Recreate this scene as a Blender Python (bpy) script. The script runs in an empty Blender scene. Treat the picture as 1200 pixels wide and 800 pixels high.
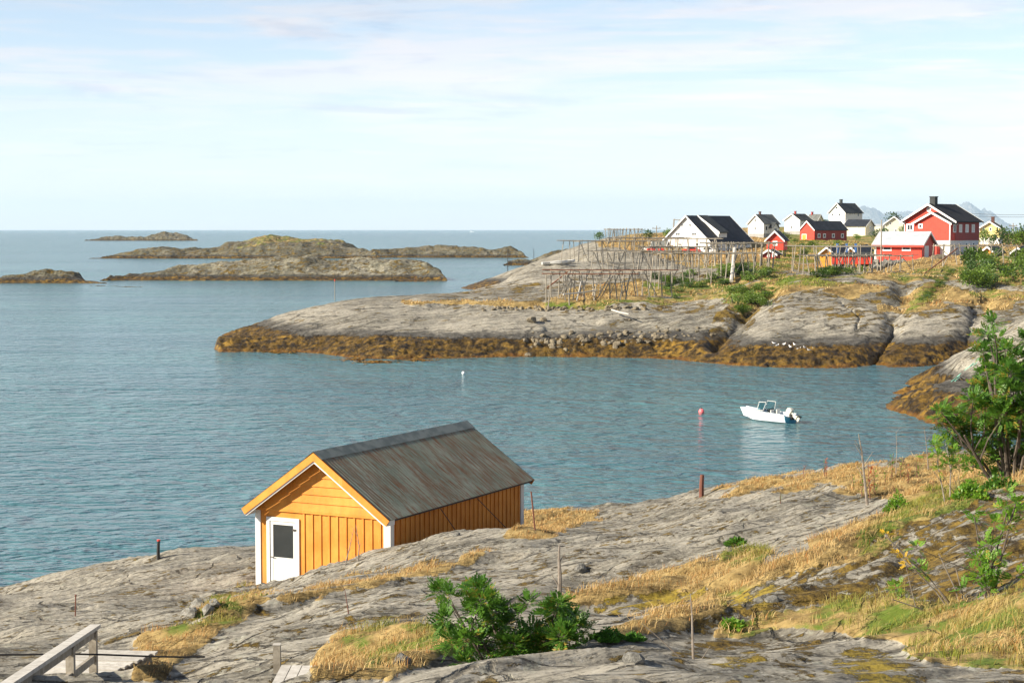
import bpy, math, random
import numpy as np
from mathutils import Vector, Matrix
R = math.radians
sc = bpy.context.scene
COL = sc.collection
rnd = random.Random(7)
F = 2100.0; H = 14.0
PITCH = math.atan(131/F)
CP, SP = math.cos(PITCH), math.sin(PITCH)

def at(u, v, Y):
    a = (u-600)/F; b = (400-v)/F
    dy = CP + SP*b; dz = -SP + CP*b
    t = Y/dy
    return Vector((a*t, Y, H+dz*t))
def at_z(u, v, z):
    a = (u-600)/F; b = (400-v)/F
    dy = CP + SP*b; dz = -SP + CP*b
    t = (z-H)/dz
    return Vector((a*t, dy*t, z))
def px(x, y, z):
    zz = z-H
    fwd = y*CP - zz*SP; up = y*SP + zz*CP
    return 600 + F*x/fwd, 400 - F*up/fwd

# ---------- noise (numpy) ----------
_p = np.random.RandomState(3).permutation(512).astype(np.int64)
_g = np.random.RandomState(5).uniform(0, 2*np.pi, 512)
def perlin(x, y, seed=0):
    x = np.asarray(x, float)+seed*17.3; y = np.asarray(y, float)+seed*31.7
    xi = np.floor(x).astype(np.int64); yi = np.floor(y).astype(np.int64)
    xf = x-xi; yf = y-yi
    def gr(ix, iy, dx, dy):
        h = _p[(_p[ix & 511] + iy) & 511]
        a = _g[h]
        return np.cos(a)*dx + np.sin(a)*dy
    u = xf*xf*xf*(xf*(xf*6-15)+10); v = yf*yf*yf*(yf*(yf*6-15)+10)
    n00 = gr(xi, yi, xf, yf); n10 = gr(xi+1, yi, xf-1, yf)
    n01 = gr(xi, yi+1, xf, yf-1); n11 = gr(xi+1, yi+1, xf-1, yf-1)
    return ((n00*(1-u)+n10*u)*(1-v) + (n01*(1-u)+n11*u)*v)*1.5
def fbm(x, y, o=4, seed=0, gain=.5):
    s = 0; a = 1
    for i in range(o):
        s = s + a*perlin(x*2**i, y*2**i, seed+i); a *= gain
    return s
def sstep(a, b, x):
    t = np.clip((x-a)/(b-a), 0, 1); return t*t*(3-2*t)

# ---------- thin plate spline ----------
class TPS:
    def __init__(s, P, lam=.02):
        P = np.array(P, float); s.sc = np.ptp(P[:, :2])/2
        s.X = P[:, :2]/s.sc; n = len(P)
        K = s.k(s.X, s.X) + lam*1e-2*np.eye(n)
        A = np.zeros((n+3, n+3)); A[:n, :n] = K
        A[:n, n] = 1; A[:n, n+1:] = s.X; A[n, :n] = 1; A[n+1:, :n] = s.X.T
        s.w = np.linalg.solve(A, np.concatenate([P[:, 2], [0, 0, 0]]))
    def k(s, a, b):
        d = ((a[:, None, :]-b[None])**2).sum(-1)
        return .5*d*np.log(d+1e-12)
    def __call__(s, x, y):
        x = np.asarray(x, float); y = np.asarray(y, float); sh = np.broadcast(x, y).shape
        Q = np.stack([np.broadcast_to(x, sh).ravel(), np.broadcast_to(y, sh).ravel()], 1)/s.sc
        out = np.empty(len(Q)); n = len(s.X)
        for i in range(0, len(Q), 20000):
            q = Q[i:i+20000]
            out[i:i+20000] = s.k(q, s.X)@s.w[:n] + s.w[n] + q@s.w[n+1:]
        return out.reshape(sh)

# ---------- polygon masks in (u,v) of the site, evaluated on world points ----------
def inpoly(poly, u, v):
    r = np.zeros(u.shape, bool); n = len(poly)
    for i in range(n):
        x1, y1 = poly[i]; x2, y2 = poly[(i+1) % n]
        if y1 == y2: continue
        c = ((y1 > v) != (y2 > v)) & (u < (x2-x1)*(v-y1)/(y2-y1)+x1)
        r ^= c
    return r
def blur(a, n=1):
    for _ in range(n):
        b = np.pad(a, 1, mode='edge')
        a = (b[:-2, 1:-1]+b[2:, 1:-1]+b[1:-1, :-2]+b[1:-1, 2:]+2*b[1:-1, 1:-1])/6
    return a

# ---------- objects ----------
def tag(o, label=None, cat=None, group=None, kind=None):
    if label: o['label'] = label
    if cat: o['category'] = cat
    if group: o['group'] = group
    if kind: o['kind'] = kind
    return o
def thing(name, label, cat, loc=(0, 0, 0), rz=0, group=None):
    o = bpy.data.objects.new(name, None); COL.objects.link(o)
    o.location = loc; o.rotation_euler = (0, 0, rz); o.empty_display_size = .3
    return tag(o, label, cat, group)
def link_mesh(name, me, mat, parent=None, smooth=False):
    o = bpy.data.objects.new(name, me); COL.objects.link(o)
    if mat is not None: me.materials.append(mat)
    if parent is not None: o.parent = parent
    if smooth: me.shade_smooth()
    return o
def copy_tree(o, parent=None):
    c = o.copy(); COL.objects.link(c)
    if parent is not None: c.parent = parent
    for ch in list(o.children): copy_tree(ch, c)
    return c
def np_mesh(name, V, Fc, attrs=None, smooth=True):
    """V (n,3), Fc (m,k) index array"""
    me = bpy.data.meshes.new(name); V = np.asarray(V, np.float32); Fc = np.asarray(Fc, np.int32)
    me.vertices.add(len(V)); me.vertices.foreach_set('co', V.ravel())
    m, k = Fc.shape
    me.loops.add(m*k); me.loops.foreach_set('vertex_index', Fc.ravel())
    me.polygons.add(m); me.polygons.foreach_set('loop_start', np.arange(0, m*k, k, dtype=np.int32))
    me.update(calc_edges=True)
    if smooth: me.polygons.foreach_set('use_smooth', np.ones(m, bool))
    for n_, a in (attrs or {}).items():
        at_ = me.attributes.new(n_, 'FLOAT', 'POINT'); at_.data.foreach_set('value', np.asarray(a, np.float32).ravel())
    return me
def grid_mesh(name, X, Y, Z, attrs=None, cull=None):
    r, c = X.shape; idx = np.arange(r*c).reshape(r, c)
    Fc = np.stack([idx[:-1, :-1], idx[:-1, 1:], idx[1:, 1:], idx[1:, :-1]], -1).reshape(-1, 4)
    if cull is not None:
        k = cull.ravel(); Fc = Fc[~k[Fc].all(1)]
    return np_mesh(name, np.stack([X, Y, Z], -1).reshape(-1, 3), Fc, attrs)

class MB:
    def __init__(s): s.v = []; s.f = []
    def add(s, vs, fs):
        b = len(s.v); s.v += [tuple(x) for x in vs]; s.f += [tuple(b+i for i in f) for f in fs]; return s
    def box(s, c, d, M=None):
        x, y, z = d[0]/2, d[1]/2, d[2]/2
        vs = [Vector((i*x, j*y, k*z)) for k in (-1, 1) for j in (-1, 1) for i in (-1, 1)]
        if M is not None: vs = [M@q for q in vs]
        vs = [q+Vector(c) for q in vs]
        return s.add(vs, [(0, 2, 3, 1), (4, 5, 7, 6), (0, 1, 5, 4), (2, 6, 7, 3), (0, 4, 6, 2), (1, 3, 7, 5)])
    def bx(s, x0, x1, y0, y1, z0, z1):
        return s.box(((x0+x1)/2, (y0+y1)/2, (z0+z1)/2), (x1-x0, y1-y0, z1-z0))
    def beam(s, a, b, w, h=None):      # square bar
        a = Vector(a); b = Vector(b); h = h or w; d = (b-a).normalized()
        up = Vector((0, 0, 1)) if abs(d.z) < .95 else Vector((0, 1, 0))
        r = d.cross(up).normalized()*w/2; t = r.normalized().cross(d).normalized()*h/2
        vs = [a-r-t, a+r-t, a+r+t, a-r+t, b-r-t, b+r-t, b+r+t, b-r+t]
        return s.add(vs, [(0, 3, 2, 1), (4, 5, 6, 7), (0, 1, 5, 4), (1, 2, 6, 5), (2, 3, 7, 6), (3, 0, 4, 7)])
    def tube(s, pts, rad, n=6, caps=True):
        pts = [Vector(p) for p in pts]
        rad = rad if isinstance(rad, (list, tuple)) else [rad]*len(pts)
        b = len(s.v); vs = []; fs = []
        for i, p in enumerate(pts):
            d = (pts[min(i+1, len(pts)-1)]-pts[max(i-1, 0)]).normalized()
            up = Vector((0, 0, 1)) if abs(d.z) < .9 else Vector((0, 1, 0))
            r = d.cross(up).normalized(); t = r.cross(d)
            for k in range(n):
                a = 2*math.pi*k/n
                vs.append(p+(r*math.cos(a)+t*math.sin(a))*rad[i])
        for i in range(len(pts)-1):
            for k in range(n):
                fs.append((i*n+k, i*n+(k+1) % n, (i+1)*n+(k+1) % n, (i+1)*n+k))
        if caps:
            fs.append(tuple(range(n-1, -1, -1))); fs.append(tuple((len(pts)-1)*n+k for k in range(n)))
        return s.add(vs, fs)
    def ball(s, c, r, n=8, m=6, sq=(1, 1, 1)):
        vs = []; fs = []; c = Vector(c)
        for i in range(m+1):
            ph = math.pi*i/m
            for k in range(n):
                a = 2*math.pi*k/n
                vs.append(c+Vector((math.cos(a)*math.sin(ph)*r*sq[0], math.sin(a)*math.sin(ph)*r*sq[1], math.cos(ph)*r*sq[2])))
        for i in range(m):
            for k in range(n):
                fs.append((i*n+k, (i+1)*n+k, (i+1)*n+(k+1) % n, i*n+(k+1) % n))
        return s.add(vs, fs)
    def prism(s, poly, a, b):   # poly list of Vector, extruded from offset a to b (vectors)
        n = len(poly); a = Vector(a); b = Vector(b)
        vs = [Vector(p)+a for p in poly]+[Vector(p)+b for p in poly]
        fs = [tuple(range(n)), tuple(range(2*n-1, n-1, -1))]+[(i, i+n, (i+1) % n+n, (i+1) % n) for i in range(n)]
        return s.add(vs, fs)
    def build(s, name, mat, parent=None, smooth=False, bevel=0):
        import bmesh
        me = bpy.data.meshes.new(name); me.from_pydata([tuple(v) for v in s.v], [], s.f)
        bm = bmesh.new(); bm.from_mesh(me); bmesh.ops.recalc_face_normals(bm, faces=bm.faces)
        if bevel: bmesh.ops.bevel(bm, geom=list(bm.edges), offset=bevel, segments=1, affect='EDGES', clamp_overlap=True)
        bm.to_mesh(me); bm.free()
        return link_mesh(name, me, mat, parent, smooth)

# ---------- material DSL ----------
class NT:
    def __init__(s, name):
        s.m = bpy.data.materials.new(name); s.m.use_nodes = True
        s.t = s.m.node_tree; s.t.nodes.clear(); s.out = s.n('ShaderNodeOutputMaterial')
    def n(s, typ, **kw):
        nd = s.t.nodes.new(typ)
        for k, v in kw.items(): setattr(nd, k, v)
        return nd
    def l(s, a, b): s.t.links.new(a, b)
    def setin(s, sock, v):
        if isinstance(v, bpy.types.NodeSocket): s.l(v, sock)
        elif v is not None:
            if isinstance(v, (tuple, list)) and len(v) == 3 and sock.type == 'RGBA': v = (*v, 1)
            sock.default_value = v
    def coord(s, scale=(1, 1, 1), rot=(0, 0, 0), loc=(0, 0, 0), kind='Object'):
        c = s.n('ShaderNodeTexCoord'); m = s.n('ShaderNodeMapping')
        # rotate first, then scale
        r = s.n('ShaderNodeMapping'); r.inputs['Rotation'].default_value = rot
        s.l(c.outputs[kind], r.inputs[0]); s.l(r.outputs[0], m.inputs[0])
        m.inputs['Scale'].default_value = scale; m.inputs['Location'].default_value = loc
        return m.outputs[0]
    def noise(s, vec, scale=1, detail=4, rough=.55, dist=0):
        nd = s.n('ShaderNodeTexNoise'); s.setin(nd.inputs['Vector'], vec)
        nd.inputs['Scale'].default_value = scale; nd.inputs['Detail'].default_value = detail
        nd.inputs['Roughness'].default_value = rough; nd.inputs['Distortion'].default_value = dist
        return nd.outputs['Fac']
    def vor(s, vec, scale=1, feature='DISTANCE_TO_EDGE'):
        nd = s.n('ShaderNodeTexVoronoi', feature=feature); s.setin(nd.inputs['Vector'], vec)
        nd.inputs['Scale'].default_value = scale
        return nd.outputs['Distance']
    def ramp(s, fac, a, b, smooth=True):
        nd = s.n('ShaderNodeMapRange', interpolation_type='SMOOTHSTEP' if smooth else 'LINEAR')
        s.setin(nd.inputs[0], fac); s.setin(nd.inputs[1], a); s.setin(nd.inputs[2], b)
        return nd.outputs[0]
    def lerpf(s, fac, a, b, c0, c1):
        nd = s.n('ShaderNodeMapRange'); s.setin(nd.inputs[0], fac)
        for i, v in zip((1, 2, 3, 4), (a, b, c0, c1)): s.setin(nd.inputs[i], v)
        return nd.outputs[0]
    def math(s, op, a, b=None, c=None):
        nd = s.n('ShaderNodeMath', operation=op); s.setin(nd.inputs[0], a)
        if b is not None: s.setin(nd.inputs[1], b)
        if c is not None: s.setin(nd.inputs[2], c)
        return nd.outputs[0]
    def mix(s, fac, a, b, bt='MIX'):
        nd = s.n('ShaderNodeMix', data_type='RGBA', blend_type=bt)
        s.setin(nd.inputs[0], fac); s.setin(nd.inputs[6], a); s.setin(nd.inputs[7], b)
        return nd.outputs[2]
    def attr(s, name, out='Fac'):
        return s.n('ShaderNodeAttribute', attribute_name=name).outputs[out]
    def sep(s, vec):
        nd = s.n('ShaderNodeSeparateXYZ'); s.setin(nd.inputs[0], vec); return nd.outputs
    def bump(s, h, strength=.5, dist=.02, normal=None):
        nd = s.n('ShaderNodeBump'); s.setin(nd.inputs['Height'], h)
        s.setin(nd.inputs['Strength'], strength); s.setin(nd.inputs['Distance'], dist)
        if normal is not None: s.l(normal, nd.inputs['Normal'])
        return nd.outputs[0]
    def bsdf(s, color, rough=.8, normal=None, metal=0, spec=.5, **kw):
        p = s.n('ShaderNodeBsdfPrincipled'); s.setin(p.inputs['Base Color'], color)
        s.setin(p.inputs['Roughness'], rough); s.setin(p.inputs['Metallic'], metal)
        s.setin(p.inputs['Specular IOR Level'], spec)
        if normal is not None: s.l(normal, p.inputs['Normal'])
        for k, v in kw.items(): s.setin(p.inputs[k.replace('_', ' ')], v)
        return p.outputs[0]
    def done(s, sh): s.l(sh, s.out.inputs[0]); return s.m

def objrand(t):
    return t.n('ShaderNodeObjectInfo').outputs['Random']
def paint(name, col, rough=.6, boards=None, dirt=.25, metal=0, var=.12):
    """painted or plain surface with uneven colour; boards=(axis, pitch, strength)"""
    t = NT(name); g = t.coord()
    n = t.noise(g, 1.3, 5, .6); n2 = t.noise(t.coord(scale=(6, 6, .8)), 1.0, 4, .6)
    c = t.mix(t.ramp(n, .3, .7), tuple(x*(1-var) for x in col), tuple(min(1, x*(1+var)) for x in col))
    c = t.mix(t.math('MULTIPLY', t.ramp(n2, .52, .75), dirt), c, tuple(x*.45+.02 for x in col))
    nm = None
    if boards:
        ax, pitch, st = boards
        xyz = t.sep(t.coord()); s_ = xyz[max(0,'XYZ'.find(ax))]
        if ax == 'A':
            s_ = t.math('ADD', xyz[0], xyz[1])
        f = t.math('FRACT', t.math('DIVIDE', s_, pitch))
        d = t.math('ABSOLUTE', t.math('SUBTRACT', f, .5))
        gap = t.ramp(d, .40, .48)
        c = t.mix(t.math('MULTIPLY', gap, .55*st), c, tuple(x*.35 for x in col))
        nm = t.bump(t.math('SUBTRACT', 1, gap), .6*st, .02)
    return t.done(t.bsdf(c, rough, nm, metal))
# =================== materials for rock ground ===================
def rock_material(name, strike, near=True, weed=False, tone=(1, 1, 1), cover=0):
    t = NT(name)
    P = t.coord()
    k = 1.0 if near else .35
    S = t.coord(scale=(.18, 1.0, .6), rot=(0, 0, -strike))       # streaks along strike
    grain = t.noise(P, 9*k, 6, .7)
    big = t.noise(P, .35*k if near else .06, 4, .6)
    streak = t.noise(S, 5*k if near else 1.2, 6, .68, .4)
    patch = t.noise(P, 1.6*k, 5, .62)
    base = t.mix(t.ramp(big, .35, .68), (.145, .133, .105), (.30, .275, .222))
    base = t.mix(t.math('MULTIPLY', t.ramp(streak, .44, .64), .6), base, (.38, .35, .285))
    base = t.mix(t.math('MULTIPLY', t.ramp(streak, .48, .34), .75), base, (.075, .068, .055))
    base = t.mix(t.math('MULTIPLY', t.ramp(grain, .55, .75), .5), base, (.42, .39, .32))
    base = t.mix(t.math('MULTIPLY', t.ramp(grain, .46, .32), .75), base, (.065, .058, .045))
    # pale crust lichen and warm stains
    lich = t.noise(P, 3.5*k, 6, .75)
    base = t.mix(t.math('MULTIPLY', t.ramp(lich, .57, .63), .42 if near else .3), base, (.34, .345, .27))
    base = t.mix(t.math('MULTIPLY', t.ramp(patch, .55, .72), .28), base, (.30, .24, .15))
    # cracks
    V = t.vor(t.coord(scale=(.35, 1.0, .7), rot=(0, 0, -strike)), (.9 if near else .16))
    wob = t.math('ADD', V, t.math('MULTIPLY', t.math('SUBTRACT', t.noise(P, 3*k, 5, .7), .5), .09 if near else .16))
    crack = t.ramp(wob, .016, .0)
    cm = t.math('MULTIPLY', crack, t.ramp(t.noise(P, .5*k, 3, .5), .36, .5))
    base = t.mix(t.math('MULTIPLY', cm, .85), base, (.05, .045, .035))
    V2 = t.vor(t.coord(scale=(.22, 1.5, 1.0), rot=(0, 0, -strike+.2)), (2.6 if near else .5))
    wob2 = t.math('ADD', V2, t.math('MULTIPLY', t.math('SUBTRACT', t.noise(P, 5*k, 5, .7), .5), .16))
    crack2 = t.ramp(wob2, .035, .005)
    cm2 = t.math('MULTIPLY', crack2, t.ramp(t.noise(P, .8*k, 4, .6), .42, .54))
    base = t.mix(t.math('MULTIPLY', cm2, .75), base, (.055, .048, .035))
    cm = t.math('MAXIMUM', cm, t.math('MULTIPLY', cm2, .7))
    sp = t.noise(t.coord(scale=(.5, 1, 1), rot=(0, 0, -strike)), 20*k, 3, .6)
    base = t.mix(t.math('MULTIPLY', t.ramp(sp, .57, .65), .65), base, (.06, .055, .045))
    base = t.mix(t.math('MULTIPLY', t.ramp(sp, .42, .34), .45), base, (.46, .44, .38))
    base = t.mix(1.0, base, tone, 'MULTIPLY')
    if cover: base = t.mix(t.math('MULTIPLY', t.ramp(t.noise(P, .12, 6, .7), .40, .6), cover), base, (.085, .085, .035))
    if cover: base = t.mix(t.math('MULTIPLY', t.ramp(t.noise(P, .045, 7, .75), .48, .60), .7), base, (.045, .042, .03))
    # moss
    mo = t.attr('moss')
    mn = t.noise(t.coord(scale=(.6, 1, 1), rot=(0, 0, -strike)), 3.8 if near else .55, 8, .74)
    thr = t.lerpf(mo, 0, 1, .70, .34)
    moss = t.ramp(t.math('SUBTRACT', mn, thr), 0, .05)
    pit = t.noise(t.coord(scale=(.33, 1, 1), rot=(0, 0, -strike)), 7.5 if near else 1.4, 5, .6)
    pthr = t.lerpf(t.noise(P, .45 if near else .07, 4, .6), .35, .62, .66, .545)
    moss = t.math('MAXIMUM', moss, t.math('MULTIPLY', t.ramp(t.math('SUBTRACT', pit, pthr), 0, .03), .85))
    mc = t.noise(P, 6 if near else 1.2, 5, .7)
    mosscol = t.mix(t.ramp(mc, .35, .62), (.035, .023, .008), (.19, .125, .024))
    mosscol = t.mix(t.math('MULTIPLY', t.attr('gold'), t.ramp(mc, .3, .6)), mosscol, (.27, .20, .028))
    # grass mat (dead straw, soil below the blades)
    gn = t.noise(P, 2.5 if near else .35, 6, .7)
    gcol = t.mix(t.ramp(gn, .34, .6), (.13, .085, .028), (.36, .255, .10))
    gcol = t.mix(t.math('MULTIPLY', t.attr('green'), t.ramp(t.noise(P, 1.7 if near else .22, 5, .7), .42, .58)), gcol, (.10, .14, .018))
    gr = t.ramp(t.math('ADD', t.attr('grass'), t.math('MULTIPLY', t.math('SUBTRACT', t.noise(P, 4 if near else .8, 5, .7), .5), 1.1)), .42, .58)
    col = t.mix(moss, base, mosscol)
    col = t.mix(gr, col, gcol)
    rough = t.lerpf(grain, 0, 1, .75, .95)
    hgt = t.math('ADD', t.math('MULTIPLY', grain, .22), t.math('ADD', t.math('MULTIPLY', streak, 1.0), t.math('MULTIPLY', lich, .08)))
    hgt = t.math('SUBTRACT', hgt, t.math('MULTIPLY', cm, .8))
    hgt = t.math('ADD', hgt, t.math('MULTIPLY', t.math('MULTIPLY', moss, t.math('ADD', .2, mc)), 1.0))
    hgt = t.math('ADD', hgt, t.math('MULTIPLY', t.math('MULTIPLY', gr, gn), .3))
    if weed:
        z = t.sep(P)[2]
        zz = t.math('ADD', t.math('ADD', z, .85 if cover else 0), t.math('MULTIPLY', t.math('SUBTRACT', t.noise(P, .22, 5, .65), .5), 1.6))
        zz = t.math('ADD', zz, t.math('MULTIPLY', t.math('SUBTRACT', t.noise(P, 1.6, 5, .75), .5), 1.0))
        wn = t.noise(P, .9, 7, .75); wn2 = t.noise(P, .18, 4, .6)
        wcol = t.mix(t.ramp(wn, .40, .62), (.018, .011, .003), (.16, .092, .012))
        wcol = t.mix(t.math('MULTIPLY', t.ramp(wn2, .5, .62), t.ramp(wn, .45, .6)), wcol, (.29, .17, .024))
        wcol = t.mix(t.math('MULTIPLY', t.ramp(zz, .35, .0), .5), wcol, (.20, .085, .008))
        dark = t.math('MULTIPLY', t.ramp(zz, 2.7, 2.15), .82)
        col = t.mix(dark, col, (.045, .042, .038))
        wd = t.ramp(zz, 1.95, 1.75)
        col = t.mix(wd, col, wcol)
        rough = t.lerpf(wd, 0, 1, .85, .5)
        hgt = t.math('ADD', hgt, t.math('MULTIPLY', t.math('MULTIPLY', wd, wn), 2.5))
        nm = t.bump(hgt, .8, .22)
    else:
        nm = t.bump(hgt, 1.0, .042)
    return t.done(t.bsdf(col, rough, nm, spec=.25))

STRIKE = R(38)
# =================== foreground rock ===================
fg = []   # (u, v, d)
def colm(us, rows):
    for u in us:
        for v, d in rows: fg.append((u, v, d))
colm([-350], [(790, 20), (760, 27), (735, 36), (712, 48), (702, 58)])
colm([0], [(800, 20.5), (780, 25), (752, 33), (722, 46), (703, 58), (694, 66)])
colm([100], [(795, 21.5), (763, 28), (733, 36), (702, 47), (678, 60), (670, 67)])
colm([200], [(790, 20.5), (757, 26), (727, 33), (703, 42), (672, 54), (652, 63)])
fg += [(300, 790, 19.5), (300, 735, 26.5), (330, 704, 37), (290, 712, 39), (300, 699, 45), (255, 690, 48), (265, 660, 58), (300, 640, 64)]
fg += [(350, 684, 42.5), (400, 662, 43.8), (455, 642, 44.8), (520, 634, 46.5), (612, 632, 49.8)]
fg += [(400, 790, 17.8), (400, 735, 23.5), (400, 690, 33), (420, 681, 36.5), (500, 668, 37.5), (500, 740, 20.5), (500, 700, 28.5), (560, 653, 40)]
fg += [(600, 800, 14.5), (600, 750, 18.5), (600, 702, 26.5), (600, 662, 35.5), (610, 642, 42), (655, 622, 50), (690, 606, 62)]
fg += [(700, 760, 16.8), (700, 706, 24.8), (700, 690, 28.5), (700, 652, 37), (700, 630, 46), (750, 594, 62), (822, 581, 65)]
fg += [(800, 692, 26.5), (800, 640, 36), (810, 610, 48), (850, 760, 15.8), (850, 716, 21), (760, 728, 20.5), (760, 790, 14.6)]
fg += [(900, 690, 22), (905, 664, 27.5), (900, 625, 35), (905, 598, 45), (900, 565, 63)]
fg += [(1000, 642, 23), (1000, 618, 30), (1000, 592, 41), (1000, 572, 50), (1000, 551, 60), (1000, 705, 17.8), (1000, 752, 15.2), (1000, 800, 12.8)]
fg += [(1100, 601, 24), (1090, 584, 33), (1090, 560, 46), (1090, 540, 57), (1150, 660, 18.5), (1150, 742, 15), (1150, 800, 12.4)]
fg += [(1200, 569, 23.5), (1200, 556, 34), (1200, 542, 46), (1200, 534, 57), (1200, 640, 18.5), (1200, 720, 15), (1200, 800, 12)]
fg += [(1500, 520, 23.5), (1500, 505, 36), (1500, 505, 50), (1500, 640, 16), (1500, 760, 12.5)]
FGP = [tuple(at(*p)) for p in fg]
FGP += [(x, 1, 12.2) for x in (-6, 0, 6)] + [(x, 9, 11.2) for x in (-3, 0, 3)] + [(-12, 8, 9.9), (12, 6, 12.4), (-25, 10, 8.5), (25, 12, 13.2)]
# hollow the shed stands in (floor level 4.3), hidden valley behind the slabs, and the falling shore
FGP += [(-6.3, 51.0, 4.0), (-3.5, 51, 4.15), (-1.5, 54, 4.15), (-4.5, 56, 4.0), (-1, 59, 3.9), (1.4, 57, 4.2), (-5.5, 48.8, 4.15)]
FGP += [tuple(at(650, 604, 69)), tuple(at(640, 612, 61)), tuple(at(690, 603, 68))]
for u, d in ((-350, 66), (-150, 69), (0, 72), (100, 74.5), (200, 74), (300, 75.5), (400, 78), (500, 80), (600, 84), (700, 80), (820, 79), (900, 77), (1000, 74), (1100, 71), (1200, 70), (1500, 70)):
    x = (u-600)/F*d
    FGP += [(x, d, -.9), (x*1.12, d+14, -3.2)]
fgT = TPS(FGP, .01)
def fold(x, y, s=STRIKE):
    return x*math.cos(s)+y*math.sin(s), -x*math.sin(s)+y*math.cos(s)
def hf_near(x, y, fine=True):
    z = fgT(x, y)
    a, b = fold(x, y)
    w = .5*fbm(x*.15, y*.15, 3, 4)
    rid = 1-np.abs(perlin(a*.10, (b+w)*.55, 21))*2
    z = z + .16*fbm(x*.28, y*.28, 3, 1) + .22*(rid-.5)
    if fine:
        r2 = 1-np.abs(fbm(a*.30+w, b*1.9, 3, 33))*1.6
        z = z + .034*r2 + .018*fbm(a*.7, b*4.2, 4, 41, .5)
        # broken ledges: plates that step across the strike
        q = b*.9+.5*fbm(a*.22, b*.3, 3, 52); st = q-np.floor(q)
        led = .13*sstep(.0, .20, st)*(1-st)*np.clip(.5+1.2*perlin(a*.16, b*.16, 61), 0, 1)
        z = z + led
    return z
us = np.concatenate([np.linspace(-420, -40, 50)[:-1], np.linspace(-40, 1240, 680), np.linspace(1240, 1620, 50)[1:]])
ds = np.exp(np.linspace(math.log(7.5), math.log(92), 760))
U, D = np.meshgrid(us, ds); X = (U-600)/F*D; Y = D
Z = hf_near(X, Y)
GR = [
 [(150,800),(155,772),(185,745),(240,728),(300,706),(312,697),(345,697),(300,716),(255,742),(212,772),(190,800)],
 [(215,722),(250,705),(300,690),(308,700),(260,722)],
 [(326,706),(352,694),(420,680),(480,668),(560,648),(585,650),(545,663),(470,680),(400,694),(340,708)],
 [(365,785),(398,745),(470,733),(530,742),(570,760),(520,772),(450,800),(372,800)],
 [(655,708),(740,680),(830,655),(880,636),(905,648),(860,682),(760,700),(680,714)],
 [(690,742),(740,728),(790,716),(870,672),(950,642),(1000,618),(1050,598),(1100,584),(1180,565),(1130,596),(1060,622),(1020,650),(960,668),(905,686),(850,712),(800,738),(740,750)],
 [(830,740),(900,722),(1000,706),(1100,702),(1300,690),(1300,790),(1090,780),(1050,755),(960,742),(905,745),(860,752),(830,750)],
 [(820,588),(860,572),(900,560),(960,551),(1100,538),(1300,528),(1300,552),(1200,566),(1130,585),(1080,592),(1040,583),(960,566),(900,574),(850,582)],
 [(600,594),(692,598),(700,606),(640,632),(600,632)],
]
GREEN = [[(840,700),(1300,670),(1300,800),(1000,780),(830,760)],[(1000,650),(1040,600),(1100,570),(1300,550),(1300,590),(1080,610),(1030,650)],[(400,735),(560,735),(560,770),(430,790)],[(820,640),(890,620),(905,655),(840,665)],[(200,700),(300,690),(280,730),(200,750)]]
MOSS = [([(770,740),(870,680),(960,650),(1060,608),(1200,566),(1400,540),(1400,700),(1000,708),(900,724),(800,748)], .68),
        ([(972,778),(985,765),(1012,756),(1040,762),(1062,768),(1085,785),(1092,800),(1000,800),(965,792)], .62), ([(1020,770),(1060,775),(1070,800),(1010,800)], .8), ([(690,690),(900,688),(905,700),(770,712),(690,715)], .8),
        ([(480,640),(600,634),(600,665),(470,700),(380,700)], .42), ([(600,650),(900,650),(900,720),(600,720)], .40),
        ([(820,740),(960,745),(960,800),(760,800)], .5), ([(640,590),(1200,560),(1200,620),(700,680)], .33), ([(180,700),(420,700),(420,800),(180,800)], .38)]
GOLD = [[(960,770),(1000,760),(1050,765),(1085,800),(980,800)],[(690,680),(910,680),(910,712),(690,718)],[(820,770),(900,770),(900,800),(820,800)]]
def masks(X, Y, Z, GR, GREEN, MOSS, GOLD, wob=13, f=.5, nb=2):
    u, v = px(X, Y, Z)
    wu = wob*fbm(X*f, Y*f, 4, 71, .6); wv = wob*.6*fbm(X*f, Y*f, 4, 81, .6)
    u = u+wu; v = v+wv
    def union(ps):
        r = np.zeros(u.shape)
        for p in ps: r = np.maximum(r, inpoly(p, u, v))
        return blur(r.astype(float), nb) if u.ndim == 2 else r
    g = union(GR); gn = union(GREEN); go = union(GOLD)
    m = np.full(u.shape, .12)
    for p, s in MOSS: m = np.maximum(m, s*inpoly(p, u, v))
    m = blur(m, nb*2) if u.ndim == 2 else m
    return g, gn, m, go
g, gn, m, go = masks(X, Y, Z, GR, GREEN, MOSS, GOLD, nb=3)
Z = Z + g*(.04+.02*fbm(X*2, Y*2, 2, 91))
M_ROCK = rock_material('gneiss_near', STRIKE, True)
o = link_mesh('ground', grid_mesh('ground', X, Y, Z, dict(grass=g, green=gn, moss=m, gold=go)), M_ROCK)
tag(o, kind='structure')
NEAR = dict(X=X, Y=Y, Z=Z, g=g, gn=gn)
lus, lds = us, np.log(ds)
def ground_near(x, y):
    """height of the built foreground mesh at (x,y)"""
    u = 600+F*x/y
    i = min(max(int((math.log(y)-lds[0])/(lds[1]-lds[0])), 0), len(ds)-2)
    j = int(np.clip(np.searchsorted(us, u)-1, 0, len(us)-2))
    a = (y-ds[i])/(ds[i+1]-ds[i]); b = (u-us[j])/(us[j+1]-us[j])
    return float((Z[i, j]*(1-b)+Z[i, j+1]*b)*(1-a)+(Z[i+1, j]*(1-b)+Z[i+1, j+1]*b)*a)

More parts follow.
